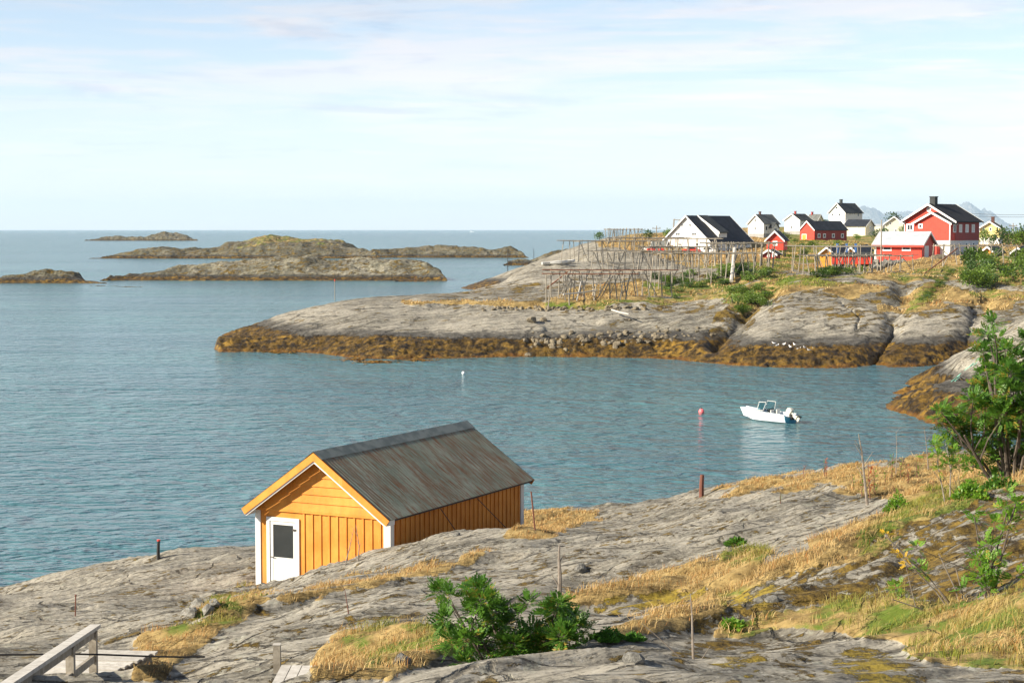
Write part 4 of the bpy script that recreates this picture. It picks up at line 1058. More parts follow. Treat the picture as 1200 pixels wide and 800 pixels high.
for u, lb in ((981.2, 'blue post, leftmost of three above the red wharf shed'), (992.2, 'blue post, middle of three above the red wharf shed'), (1002.6, 'blue post, rightmost of three above the red wharf shed')):
    p = at(u, 300.6, 289.5); root = thing('blue_post', lb, 'post', p, 0, 'blue posts above the wharf shed')
    mb = MB(); mb.bx(-.14, .14, -.14, .14, -.5, 2.0); mb.build('post', BLUE, root)
    mb = MB(); mb.bx(-.18, .18, -.18, .18, 2.0, 2.1); mb.build('cap', BLUE, root)
mb = MB()
for dz in (0, -.9):
    pts = [at(1110+i*12, 251+dz*3+.5*abs(i-6)*0, 430) for i in range(14)]
    pts = [Vector((p.x, p.y, p.z-.7*(1-((i-6.5)/6.5)**2))) for i, p in enumerate(pts)]
    mb.tube(pts, .035, 4)
o = mb.build('power_line', BLK); tag(o, 'pair of overhead wires crossing the sky right of the big red house', 'wire')
# sea marks
def seamark(u, v0, v1, label, r_=.08, mat=BLK, cap=None, tilt=0):
    p = at_z(u, v0, 0); d = p.y; q = at(u, v1, d); root = thing('sea_mark', label, 'marker pole', (p.x, p.y, 0), 0)
    mb = MB(); mb.tube([(0, 0, -1.5), (0, 0, q.z*.5), (.03, 0, q.z)], [r_, r_*.95, r_*.8], 8); mb.build('post', mat, root)
    if cap: mb = MB(); mb.tube([(.03, 0, q.z-cap[1]), (.03, 0, q.z+.05)], r_*1.6, 8); mb.build('top_mark', cap[0], root)
seamark(392.3, 352, 327.5, 'slim pole with a red top standing in the water off the rock point', .07, WOOD, (REDP, .35))
seamark(595, 320, 292, 'dark pole in the sound left of the rocks below the horizon', .12, BLK)
seamark(625.5, 310, 291, 'dark pole standing by the low skerry left of the racks', .11, BLK)
seamark(486.5, 330, 322.5, 'short stick marking the tiny reef in the sound', .09, RUST)
for u, v0, v1, r_, lb, mt, cp in ((185.5, 653.5, 633.5, .065, 'short black mooring post with red top on the left shore rock', BLK, (REDP, .05)), (822, 581, 556, .085, 'rusty iron mooring post on the crest of the shore rock', RUST, None)):
    p = hit_near(u, v0+1.0, 40, 80) or at(u, v0, 64)
    pole(u, v0, v1, p.y, lb, r_, mt, 'mooring post', 'mooring_post', cap=cp)
for u, v, hh, lb in ((88, 722, .45, 'thin rusty iron pin in the rock left of the shed'),):
    p = hit_near(u, v); root = thing('iron_pin', lb, 'iron pin', p)
    mb = MB(); mb.tube([(0, 0, -.1), (.02, 0, hh)], .014, 6); mb.build('rod', RUST, root); mb = MB(); mb.ball((.02, 0, hh), .025); mb.build('knob', RUST, root)
p = hit_near(628, 622) or at(628, 625, 52); root = thing('wire_post', 'thin leaning rusty fence stake right behind the yellow shed', 'stake', p); mb = MB(); mb.tube([(0, 0, -.2), (-.12, 0, 1.0)], .02, 6); mb.build('rod', RUST, root)

# =================== fish drying racks ===================
def rack(label, u0, d0, u1, d1, vtop, width=2.4, n=9, r_=.075, rails=3, brace=True, rusty=False, sag=.12, vtop1=None, ovh=1.2, name='drying_rack'):
    a = at(u0, vtop, d0); b = at(u1, vtop1 or vtop, d1)
    L = (b-a).length; dr = (b-a).normalized(); dr.z = 0; dr.normalize(); nr = Vector((-dr.y, dr.x, 0))
    zg = ground_far((a.x+b.x)/2, (a.y+b.y)/2)
    root = thing(name, label, 'drying rack', ((a.x+b.x)/2, (a.y+b.y)/2, zg), 0, 'wooden fish drying racks on the headland'); O = Vector(root.location)
    def J(s_=.15): return rnd.uniform(-s_, s_)
    def part(nm_, pts, rr, mt=WOOD): mb = MB(); mb.tube([Vector(p)-O for p in pts], rr, 6); return mb.build(nm_, mt, root)
    for i in range(n):
        t_ = i/(n-1); c = a.lerp(b, t_)
        if 0 < i < n-1: c = c+dr*J(.5)
        for sdx in (-1, 1):
            top = c+nr*sdx*width/2+Vector((0, 0, J(.1)+.15)); ft = top+nr*sdx*J(.3)+dr*J(.7); g_ = ground_far(ft.x, ft.y)
            ft.z = g_-.15
            if ft.z < top.z-.5: part('post', [ft, top], [r_*rnd.uniform(.9, 1.25), r_*.8])
        if rnd.random() < .25: continue
        p1 = c-nr*(width/2+.3); p2 = c+nr*(width/2+.3); part('crossbeam', [p1-Vector((0, 0, .12)), p2-Vector((0, 0, .12))], r_*.8)
        if brace and i < n-1 and rnd.random() < .65:
            sdx = rnd.choice((-1, 1)); c2 = a.lerp(b, (i+rnd.choice((.8, 1.0)))/(n-1)); q0 = c+nr*sdx*width/2; q1 = c2+nr*sdx*width/2
            if rnd.random() < .5: q0, q1 = q1, q0
            q1 = Vector(q1); q1.z = max(ground_far(q1.x, q1.y), q1.z-3.8)+.2
            part('brace', [q0, q1], r_*.75)
    for k_ in range(rails):
        off = (k_/(max(rails-1, 1))-.5)*width
        segs = max(1, int(L/9)); 
        for sgi in range(segs):
            t0, t1 = sgi/segs, (sgi+1)/segs
            q0 = a.lerp(b, t0)+nr*off-(dr*(ovh if sgi == 0 else .3)); q1 = a.lerp(b, t1)+nr*off+(dr*(ovh if sgi == segs-1 else .3))
            q0.z += J(.07); q1.z += J(.07); m_ = (q0+q1)/2-Vector((0, 0, sag*rnd.random()))
            part('rail', [q0, m_, q1], [r_*1.0, r_*1.05, r_*.85], RUSTW if rusty and k_ == 0 or (rusty and rnd.random() < .5) else WOOD)
rack('long grey rack furthest left with its top rail against the sea', 664, 290, 770, 296, 282.0, n=10, rails=3)
rack('rack right behind the leftmost long rack on the grassy rise', 722, 322, 800, 330, 278.5, n=7, rails=2)
rack('low pale rack in the middle with a long level rail', 700, 262, 806, 268, 294.5, n=8, rails=3)
rack('tall rack crossing in front of the white hall gable', 756, 270, 836, 275, 289.0, n=8, rails=3)
rack('upper rack hiding the foot of the white hall', 772, 300, 838, 300, 279.5, n=7, rails=2)
rack('heavy dark rack below the hall roof with a thick leaning prop', 832, 262, 905, 264, 284.5, n=9, rails=4, r_=.10)
rack('lower rack in front of the heavy dark rack', 770, 246, 880, 250, 296.5, n=8, rails=3)
rack('nearest rack with rusty rails above the turf bank', 651, 226, 780, 232, 316.5, n=9, rails=2, rusty=True, width=2.6)
rack('short near rack just below the rusty rails', 643, 219, 735, 223, 320.5, n=6, rails=1, rusty=True, width=1.6)
rack('rack with pale rail above the grey bank left of the red wharf shed', 931, 262, 1024, 262, 288.4, n=8, rails=2)
rack('near rack standing on the rock in front of the red wharf shed', 950, 236, 1030, 240, 298.8, n=8, rails=2, r_=.085)
rack('thin rack on the rock in front of the red garage', 1036, 250, 1062, 252, 299.0, n=3, rails=1, r_=.07)
rack('thin rack in front of the big red house basement', 1100, 252, 1186, 256, 287.2, n=7, rails=1, r_=.075)
rack('far drying rack silhouetted on the skyline left of the hall', 711, 400, 750, 402, 268.4, n=10, rails=2, r_=.09, ovh=.3)
rack('tiny far rack showing above the left slope of the hall roof', 790, 420, 799, 420, 257.5, n=2, rails=1, r_=.09, ovh=.3)
def log(u0, v0, d0, u1, v1, d1, r_, label, mat=WOOD, name='log', cat='log', grp=None):
    a = at(u0, v0, d0); b = at(u1, v1, d1); o_ = MB().tube([a, (a+b)/2+Vector((0, 0, -.05)), b], [r_, r_*.95, r_*.8], 7).build(name, mat); return tag(o_, label, cat, grp)
log(857, 329, 246, 861, 291, 258, .26, 'thick pale prop trunk leaning against the heavy rack', WOODP, 'prop_trunk', 'prop')
log(1122, 291, 252, 1080, 323, 236, .10, 'long dark log slanting down the rock in front of the red house', RUSTW)
log(1116, 303, 258, 1100, 288, 258, .07, 'pale thin pole leaning by the boulder left of the basement')
log(640, 338, 222, 668, 316, 228, .09, 'rusty pole leaning at the left end of the near rack', RUSTW)
log(660, 345, 215, 700, 340, 222, .09, 'pale plank lying below the near rack, left of the turf', WOODP)
log(717, 363, 212, 737, 368, 208, .10, 'pale driftwood log lying on the slab under the turf bank', WOODP)
log(681, 330, 226, 676, 352, 218, .09, 'bleached pole tipped against the near rack', WOODP)
log(668, 330, 226, 700, 331, 226, .08, 'bleached pole lying level behind the near rack', WOODP)

# =================== rocks lying about ===================
t = NT('boulder_rock'); n = t.noise(t.coord(), 2.2, 6, .7); r_ = objrand(t)
c = t.mix(t.ramp(n, .35, .65), (.10, .08, .05), (.26, .215, .14)); c = t.mix(t.math('MULTIPLY', r_, .5), c, (.12, .10, .07))
BOUL = t.done(t.bsdf(c, .9, t.bump(n, .7, .08)))
t = NT('grey_boulder_rock'); n = t.noise(t.coord(), 2.2, 6, .7)
BOULG = t.done(t.bsdf(t.mix(t.ramp(n, .35, .65), (.12, .115, .10), (.26, .25, .22)), .9, t.bump(n, .7, .08)))
def boulder_mesh(seed):
    import bmesh
    bm = bmesh.new(); bmesh.ops.create_icosphere(bm, subdivisions=2, radius=1); rr = random.Random(seed)
    pl = [(Vector((rr.gauss(0, 1), rr.gauss(0, 1), rr.gauss(0, 1))).normalized(), rr.uniform(.55, .85)) for _ in range(9)]
    for v in bm.verts:
        for n_, dd in pl:
            e_ = v.co.dot(n_)-dd
            if e_ > 0: v.co -= n_*e_
    me = bpy.data.meshes.new('boulder'); bm.to_mesh(me); bm.free(); me.materials.append(BOUL); return me
BM = [boulder_mesh(i) for i in range(7)]
def boulder(p, s_, label, group, me=None, mat=None):
    me = me or rnd.choice(BM)
    if mat:
        me = me.copy(); me.materials.clear(); me.materials.append(mat)
    o_ = bpy.data.objects.new('boulder', me); COL.objects.link(o_); o_.location = p; o_.scale = (s_*rnd.uniform(.8, 1.4), s_*rnd.uniform(.8, 1.2), s_*rnd.uniform(.6, .9))
    o_.rotation_euler = (rnd.uniform(-.3, .3), rnd.uniform(-.3, .3), rnd.uniform(0, 6.3)); return tag(o_, label, 'boulder', group)
for i in range(170):
    u = rnd.uniform(615, 790) if i < 150 else rnd.uniform(780, 842); c_ = 398-.045*(u-615)+(-2 if u > 780 else 0)+(u-780)*.0
    v = c_+5+rnd.gauss(0, 5) if i < 150 else rnd.gauss(391, 2.5)
    p = hit_far(u, v, 190, 260)
    if p is None: continue
    s_ = rnd.choice((.15, .18, .24, .3, .42)); boulder(p+Vector((0, 0, s_*.25)), s_, 'rounded pale stone in the stone pile along the weed line', 'stones piled along the weed line below the slab')
for i in range(70):
    u = rnd.uniform(565, 760); p = hit_far(u, rnd.uniform(360.5, 365), 190, 260)
    if p: boulder(p+Vector((0, 0, .12)), rnd.uniform(.2, .42), 'stone showing under the edge of the turf bank', 'stones under the turf bank')
for u, v, s_, lb in ((624, 378, .75, 'pale boulder alone on the slab below the turf bank'), (637, 377, .5, 'brown boulder beside the pale one on the slab'), (881, 326, .6, 'grey boulder on the golden turf right of the racks')):
    p = hit_far(u, v, 190, 270); boulder(p+Vector((0, 0, s_*.3)), s_, lb, 'boulders on the headland')
GB = [me.copy() for me in BM[:3]]
for me in GB: me.materials.clear(); me.materials.append(BOULG)
for i in range(60):     # dry stone base under the garage
    u = 1024+38*rnd.random(); v = 306+8.5*rnd.random(); p = at(u, v, 266+rnd.uniform(-.5, .5)); boulder(p, rnd.uniform(.35, .6), 'grey stone in the dry stone base below the red garage', 'stones of the garage base', rnd.choice(GB))
p = at(1101, 303.0, 262); boulder(p, 1.15, 'big pale boulder between the garage and the big red house', None, BM[1])
# =================== motor boat ===================
BW = paint('boat_white', (.58, .65, .68), .3, dirt=.04, var=.02)
BT = paint('boat_teal', (.03, .24, .36), .35, dirt=.1)
SEAT = paint('seat_vinyl', (.62, .60, .54), .6)
pb = at_z(927, 495.5, 0); AL = R(47)
L = 4.2
boat = thing('motor_boat', 'white open motor boat with windscreen and raised outboard moored in the bay', 'motor boat', (pb.x, pb.y, 0), math.pi-AL)
V = []; Fa = []; n = 20
def sec(t_):
    b = .80*(1-max(0, (t_-.35)/.65)**2.4); g = .62+.22*t_**1.5; kz = -.18+.55*max(0, (t_-.72)/.28)**2
    return b, g, kz
K = 12
for i in range(n+1):
    t_ = i/n; x = t_*L+(.25*(t_ > .999)); b, g, kz = sec(t_); b = max(b, .03)
    for y, z in ((-b, g), (-b*.96, g*.55), (-b*.82, .12+kz*.3), (0, kz), (b*.82, .12+kz*.3), (b*.96, g*.55), (b, g)): V.append((x+(.55*(z-.3) if t_ > .5 else 0)*max(0, (t_-.5)*2)**2, y, z))
    bi = max(b-.10, .01)
    fl = .10 if t_ < .72 else g-.12
    for y, z in ((bi, g+.03), (bi*.97, max(fl+.02, g*.5)), (0, fl), (-bi*.97, max(fl+.02, g*.5)), (-bi, g+.03)): V.append((x, y, z))
for i in range(n):
    for k in range(K): Fa.append((i*K+k, i*K+(k+1) % K, (i+1)*K+(k+1) % K, (i+1)*K+k))
Fa.append(tuple(range(K))); Fa.append(tuple(n*K+k for k in range(K)))
mb = MB(); mb.v = V; mb.f = Fa; hull = mb.build('hull', BW, boat)
mb = MB(); b, g, kz = sec(0)
mb.prism([Vector((0, -b*.95, g-.02)), Vector((0, -b*.93, g*.5)), Vector((0, -b*.80, .1)), Vector((0, 0, -.17)), Vector((0, b*.80, .1)), Vector((0, b*.93, g*.5)), Vector((0, b*.95, g-.02)), Vector((0, .25, g-.18)), Vector((0, -.25, g-.18))], (-.03, 0, 0), (-.003, 0, 0)); mb.build('transom', BT, hull)
mb = MB()
pts = []
for i in range(n+1): b, g, kz = sec(i/n); pts.append(Vector((i/n*L, max(b, .03)+.015, g-.03)))
mb.tube(pts, .025, 5); mb.tube([Vector((p.x, -p.y, p.z)) for p in pts], .025, 5); mb.build('rub_rail', BW, hull)
mb = MB()   # foredeck
rows = []
for i in range(8):
    t_ = .66+.34*i/7; b, g, kz = sec(t_); b = max(b-.03, .02); rows += [(t_*L, -b, g+.04), (t_*L, 0, g+.12), (t_*L, b, g+.04)]
mb.add(rows, [(i*3+k, i*3+k+1, i*3+k+4, i*3+k+3) for i in range(7) for k in range(2)]); mb.add([(.66*L, -.62, .78), (.66*L, .62, .78), (.66*L, .62, .2), (.66*L, -.62, .2)], [(0, 1, 2, 3)])
mb.build('foredeck', BW, boat)
t = NT('screen_glass'); gl = t.n('ShaderNodeBsdfGlass'); gl.inputs['Roughness'].default_value = .02; gl.inputs['Color'].default_value = (.8, .9, .92, 1); gl.inputs['IOR'].default_value = 1.05
SCR = t.done(gl.outputs[0])
xs = .62*L; ws = [(-.66, xs-.55), (-.5, xs+.15), (.5, xs+.15), (.66, xs-.55)]; zb, ztp = .80, 1.42
for i in range(3):
    (y0, x0), (y1, x1) = ws[i], ws[i+1]
    q = [Vector((x0, y0, zb)), Vector((x1, y1, zb)), Vector((x1-.22, y1*.9, ztp)), Vector((x0-.15, y0*.92, ztp-.04))]
    mb = MB(); mb.prism(q, (0, 0, 0), (.012, .004, 0)); pn = mb.build('windscreen', SCR, boat)
    mb = MB()
    for j in range(4): mb.tube([q[j], q[(j+1) % 4]], .022, 5)
    mb.build('screen_frame', WHT, pn)
for y in (-.34, .34):
    mb = MB(); mb.bx(1.45, 1.85, y-.2, y+.2, .12, .50); mb.bx(1.42, 1.52, y-.2, y+.2, .5, .88); mb.build('seat', SEAT, boat, bevel=.03)
mb = MB(); mb.bx(.15, .55, -.62, .62, .12, .45); mb.build('bench', SEAT, boat, bevel=.03)
mb = MB(); mb.bx(2.0, 2.3, -.6, -.1, .12, .85); cs_ = mb.build('console', BLK, boat, bevel=.03)
mb = MB()
for k in range(12):
    a0, a1 = k*math.pi/6, (k+1)*math.pi/6
    mb.tube([(1.96+.04*math.cos(a0), -.35+.15*math.sin(a0), .8+.15*math.cos(a0)), (1.96+.04*math.cos(a1), -.35+.15*math.sin(a1), .8+.15*math.cos(a1))], .014, 5)
mb.build('steering_wheel', BLK, cs_)
mb = MB(); mb.bx(.75, 1.05, -.6, -.35, .12, .35); o_ = mb.build('fuel_tank', BLUE, boat, bevel=.02)
mt = paint('outboard_beige', (.62, .60, .50), .4, dirt=.15)
A = Matrix.Rotation(R(58), 3, 'Y')
def tp(x, y, z): return A@Vector((x, y, z))+Vector((-.10, 0, g0))
g0 = .62
cowl = MB()
prof = [(-.30, .10), (-.34, .36), (-.26, .52), (.04, .56), (.16, .42), (.18, .10)]
cowl.prism([Vector((x, 0, z)) for x, z in prof], (0, -.17, 0), (0, .17, 0)); cowl.v = [tuple(tp(*v)) for v in cowl.v]
motor = cowl.build('outboard_motor', mt, boat, bevel=.04)
lg = MB(); lg.bx(-.14, .08, -.06, .06, -.62, .10); lg.bx(-.26, .10, -.13, .13, -.50, -.46); lg.bx(-.2, .12, -.05, .05, -.72, -.60); lg.v = [tuple(tp(*v)) for v in lg.v]; lg.build('shaft', mt, motor)
pr = MB(); pr.tube([(-.20, 0, -.66), (-.34, 0, -.66)], .06, 8)
for k in range(3):
    a = k*2.094; pr.box((-.28, math.sin(a)*.11, -.66+math.cos(a)*.11), (.03, .10, .13), Matrix.Rotation(a, 3, 'X'))
pr.v = [tuple(tp(*v)) for v in pr.v]; pr.build('propeller', BLK, motor)
mb = MB(); mb.bx(-.16, .06, -.14, .14, .25, .66); mb.build('bracket', BLK, motor)
# buoys, mooring line, floating weed
def buoy(u, v, r_, label, col, knob=True):
    p = at_z(u, v, 0); root = thing('buoy', label, 'buoy', (p.x, p.y, 0)); m_ = paint('buoy_'+str(u), col, .4, dirt=.05)
    mb = MB(); mb.ball((0, 0, r_*.55), r_, 20, 14, (1, 1, 1.08)); mb.build('float', m_, root, smooth=True)
    mb = MB(); mb.tube([(0, 0, r_*1.5), (0, 0, r_*1.95)], r_*.22, 8); mb.build('eye', BLK if knob else m_, root)
buoy(822, 484, .22, 'pink round mooring buoy left of the motor boat', (.80, .16, .17))
buoy(543, 438, .16, 'small white buoy floating below the weedy headland', (.85, .85, .84))
t = NT('mint_rope'); ROPE = t.done(t.bsdf((.22, .52, .40), .8))
a = at_z(1172, 417, 3.6)
pr_ = []
for i in range(12):
    u = 1150-35*i/11; v = 418+29*i/11; q = None
    d = 135
    while d < 200:
        q = at(u, v, d)
        if q.z < float(hf_pen(np.array([q.x]), np.array([q.y]), ptT)[0])+.06: break
        d += .4
    pr_.append(q)
mb = MB(); mb.tube(pr_, .045, 5); mb.tube([p+Vector((.25, -.1, .05)) for p in pr_], .045, 5)
o = mb.build('mooring_rope', ROPE); tag(o, 'mint green mooring rope lying over the pale rock at the right', 'rope')
t = NT('kelp'); n = t.noise(t.coord(), 1.5, 5, .7); KELP = t.done(t.bsdf(t.mix(t.ramp(n, .4, .6), (.12, .06, .006), (.38, .20, .02)), .5))
V = []; Fa = []
for (u, v, su, sv, k_) in ((330, 412, 22, 2, 260), (345, 408, 30, 2.5, 300), (415, 421, 14, 1.5, 120), (440, 424, 22, 1.6, 200), (150, 336, 14, .4, 60), (120, 335, 12, .3, 40), (490, 422, 20, 1, 120), (300, 405, 16, 1.6, 140), (1060, 466, 10, 2, 120), (1090, 474, 14, 2, 120)):
    for _ in range(k_):
        p = at_z(u+rnd.gauss(0, su*.5), v+rnd.gauss(0, sv*.5), .01); a = rnd.uniform(0, 6.28); l_ = rnd.uniform(.2, .6); w_ = l_*.3; b = len(V)
        dx, dy = math.cos(a), math.sin(a); zt = rnd.uniform(.01, .09)
        V += [(p.x-dx*l_, p.y-dy*l_, .005), (p.x+dy*w_, p.y-dx*w_, zt), (p.x+dx*l_, p.y+dy*l_, .012), (p.x-dy*w_, p.y+dx*w_, .02+zt*.4)]; Fa.append((b, b+1, b+2, b+3))
o = link_mesh('floating_seaweed', np_mesh('floating_seaweed', V, Fa, smooth=False), KELP); tag(o, kind='stuff')
# gulls resting on the weed
GW = paint('gull_white', (.85, .84, .82), .8, dirt=0, var=.02); GG = paint('gull_grey', (.42, .43, .45), .8, dirt=0, var=.02)
def gull(u, v, rz, label):
    p = hit_far(u, v, 180, 230)
    if p is None: return
    root = thing('gull', label, 'gull', p, rz, 'gulls resting on the weed')
    mb = MB(); mb.tube([(-.26, 0, .15), (-.14, 0, .15), (.0, 0, .17), (.10, 0, .20), (.155, 0, .26), (.18, 0, .31), (.21, 0, .33), (.25, 0, .32)], [.012, .055, .085, .075, .045, .04, .042, .012], 8); b_ = mb.build('body', GW, root, True)
    mb = MB(); mb.ball((-.07, 0, .19), .09, 8, 6, (2.1, .92, .7)); mb.build('wing', GG, root, True)
    mb = MB(); mb.tube([(.25, 0, .32), (.30, 0, .31)], [.014, .004], 5); mb.build('beak', W_ORA, root)
    mb = MB(); mb.tube([(-.02, .03, .1), (-.01, .03, -.02)], .008, 4); mb.tube([(-.02, -.03, .1), (-.01, -.03, -.02)], .008, 4); mb.build('leg', W_ORA, root)
for i, (u, v) in enumerate(((907, 404), (911, 406.5), (919, 405), (926, 408), (936, 410.5), (943, 409), (948, 412), (953, 409.5), (931, 405.5))):
    gull(u, v, rnd.uniform(0, 6.3), 'white gull resting on the brown weed below the big rock')
# far ship on the horizon
p = at_z(553, 270.6, 0) if False else Vector((at(553, 269.6, 9000).x, 9000, 0))
root = thing('ship', 'tiny white ship on the horizon', 'ship', p)
mb = MB(); mb.prism([Vector((-11, 0, 0)), Vector((9, 0, 0)), Vector((12, 0, 4)), Vector((-11, 0, 3))], (0, -3, 0), (0, 3, 0)); mb.build('hull', BW, root)
mb = MB(); mb.bx(-8, -1, -2, 2, 3.2, 9); mb.build('wheelhouse', BW, root)
# =================== foreground wood ===================
def planks(mb, p0, p1, wdir, w_, n, gap=.012, th=.03, z=0):
    pass
# left boardwalk and railing
deckz = 8.88
a = at(142, 768, 21.4); b = at(112, 802, 20.0)
bw_ = thing('boardwalk', 'pale grey plank walkway at the lower left corner beside the handrail', 'boardwalk', (at(125, 785, 20.6).x, 20.6, deckz))
O = Vector(bw_.location)
C0 = Vector((at(142, 768, 21.5).x, 21.5, deckz)); dd = Vector((-.42, -1, -.03)).normalized(); ww = Vector((1, -.10, 0)).normalized()
for i in range(22):
    c = C0+dd*(.125*i)-O; c.z = -.02*i*.3; M_ = Matrix((ww, Vector((-ww.y, ww.x, 0)), Vector((0, 0, 1)))).transposed()
    MB().box(c+Vector((0, 0, rnd.uniform(-.003, .003))), (.86+rnd.uniform(-.03, .03), .112, .028), M_).build('plank', WOODP, bw_)
mb = MB()
for s_ in (-.36, .36): mb.beam(C0+ww*s_-O-Vector((0, 0, .07)), C0+ww*s_+dd*2.6-O-Vector((0, 0, .12)), .05, .10)
for s_ in (-.36, .36):
    for k in (.1, 2.2): mb.beam(C0+ww*s_+dd*k-O-Vector((0, 0, .1)), C0+ww*s_+dd*k-O-Vector((0, 0, .7)), .07)
mb.build('bearer', WOOD, bw_)
rl = thing('handrail', 'weathered wooden handrail rising to the right at the lower left corner', 'railing', (at(80, 795, 19.5).x, 19.5, deckz-.2)); O = Vector(rl.location)
e1 = at(112, 733, 20.6); e0 = at(2, 806, 15.2)
MB().beam(e0-O-(e1-e0)*.15, e1-O, .12, .04).build('top_rail', WOODP, rl)
MB().beam(e0-O-(e1-e0)*.15-Vector((0, 0, .07)), e1-O-Vector((0, 0, .07)), .045, .09).build('side_rail', WOOD, rl)
for (u, d) in ((108.5, 20.4), (79.5, 18.8)):
    tp_ = e0.lerp(e1, (d-15.2)/(20.6-15.2)); 
    MB().beam(tp_-O-Vector((0, 0, .05)), Vector((tp_.x, tp_.y, 8.55))-O, .085, .085).build('post', WOOD, rl)
q0 = e0.lerp(e1, .97)-O-Vector((0, 0, .36)); q1 = e0.lerp(e1, .35)-O-Vector((0, 0, .36)); MB().beam(q1, q0, .04, .085).build('mid_rail', WOOD, rl)
# lower centre steps and post
z_ = at(350, 780, 15.2).z
st = thing('step_platform', 'pale wooden plank step at the bottom edge left of the leafy sapling', 'platform', (at(362, 790, 14.8).x, 14.8, z_)); O = Vector(st.location)
for i in range(5):
    x = at(335+i*12.5, 786, 15.2).x-O.x
    MB().bx(x-.042, x+.042, -2.6, .42+rnd.uniform(-.02, .02), -.03+rnd.uniform(-.002, .002), 0).build('plank', WOODP, st)
MB().bx(-.27, .32, .2, .28, -.12, -.032).bx(-.27, .32, -1.6, -1.52, -.12, -.032).build('bearer', WOOD, st)
MB().bx(-.25, -.18, .2, .27, -.7, -.125).bx(.22, .29, .2, .27, -.7, -.125).build('leg', WOOD, st)
p = at(325, 800, 15.6); pt = at(325, 755, 15.6)
po = thing('wooden_post', 'short weathered square post beside the plank step at the bottom edge', 'post', p)
MB().beam((0, 0, -.4), (0, 0, pt.z-p.z), .062, .062).build('post', WOOD, po); MB().bx(-.034, .034, -.034, .034, pt.z-p.z+.001, pt.z-p.z+.008).build('cap', WOODP, po)
pts = [at(-60+i*30, 765+.012*(i*30)+1.6*math.sin(i*.9)*.6, 18.9+i*.10) for i in range(11)]
o = MB().tube(pts, .011, 5).build('cable', BLK); tag(o, 'thin dark cable stretched low across the rock at the lower left', 'cable')

# =================== leaves ===================
def leaf_mat(name, a, b, tr=.35):
    t = NT(name); n = t.noise(t.coord(), 1.9, 3, .6); v = t.attr('tint')
    c = t.mix(v, a, b); c = t.mix(t.math('MULTIPLY', t.ramp(n, .4, .65), .35), c, tuple(x*1.5 for x in b))
    if 'rowan' in name or 'young' in name: c = t.mix(t.ramp(v, .90, .97), c, (.27, .20, .03))
    d = t.bsdf(c, .45, spec=.4); tl = t.n('ShaderNodeBsdfTranslucent'); t.setin(tl.inputs[0], t.mix(.5, c, tuple(min(1, x*2.2) for x in b)))
    mx = t.n('ShaderNodeMixShader'); mx.inputs[0].default_value = tr; t.l(d, mx.inputs[1]); t.l(tl.outputs[0], mx.inputs[2])
    return t.done(mx.outputs[0])
L_ROWAN = leaf_mat('rowan_leaf', (.028, .085, .010), (.095, .20, .022))
L_LIGHT = leaf_mat('young_leaf', (.06, .16, .012), (.17, .30, .03))
L_YEL = leaf_mat('yellow_leaf', (.45, .28, .02), (.62, .38, .03))
L_ORG = leaf_mat('orange_leaf', (.40, .10, .02), (.5, .18, .03))
L_FAR = leaf_mat('bush_leaf', (.025, .055, .010), (.060, .115, .018), .25)
L_FARL = leaf_mat('bright_bush_leaf', (.060, .11, .012), (.13, .20, .025), .25)
L_JUN = leaf_mat('juniper_leaf', (.05, .14, .02), (.10, .24, .03), .2)
BARK = wood_mat('bark', (.06, .045, .035), (.14, .11, .085)); DEADW = wood_mat('dead_wood', (.16, .13, .10), (.34, .29, .24))
RSTEM = wood_mat('red_stem', (.12, .05, .035), (.24, .10, .07))
class Leaves:
    def __init__(s): s.V = []; s.F = []; s.T = []
    def quad(s, c, ax_, side, l_, w_, tint, fold_=.25):
        """folded lanceolate leaflet: 6 verts, 2 quads"""
        up = ax_.cross(side).normalized(); b = len(s.V)
        m1 = c+ax_*l_*.45
        s.V += [c, m1+side*w_+up*w_*fold_, c+ax_*l_, m1-up*0, m1-side*w_+up*w_*fold_]
        s.F += [(b, b+1, b+2, b+3), (b, b+3, b+2, b+4)]; s.T += [tint]*5
    def pinnate(s, base, d, L_, rr, pairs=5, tint=None):
        tint = rr.random() if tint is None else tint
        d = d.normalized(); side = d.cross(Vector((0, 0, 1))); side = side.normalized() if side.length > .05 else Vector((1, 0, 0))
        side = (Matrix.Rotation(rr.uniform(-.8, .8), 3, d)@side)
        droop = Vector((0, 0, -1))
        for k in range(pairs):
            t_ = .22+.72*k/pairs; p = base+d*L_*t_+droop*L_*.18*t_*t_; l_ = L_*.36*(1-.35*abs(t_-.5))
            for sg in (-1, 1):
                ax_ = (side*sg*1.0+d*.55+Vector((rr.uniform(-.15, .15),)*3)).normalized(); s.quad(p, ax_, d.cross(ax_).cross(ax_).normalized(), l_, l_*.25, min(1, max(0, tint+rr.uniform(-.2, .2))))
        p = base+d*L_*.93+droop*L_*.17; s.quad(p, d, side, L_*.32, L_*.08, tint)
    def build(s, name, mat, parent, loc=None):
        V = np.array([tuple(v) for v in s.V]); 
        if loc is not None: V = V-np.array(loc)
        me = np_mesh(name, V, s.F, dict(tint=s.T), smooth=False); return link_mesh(name, me, mat, parent)
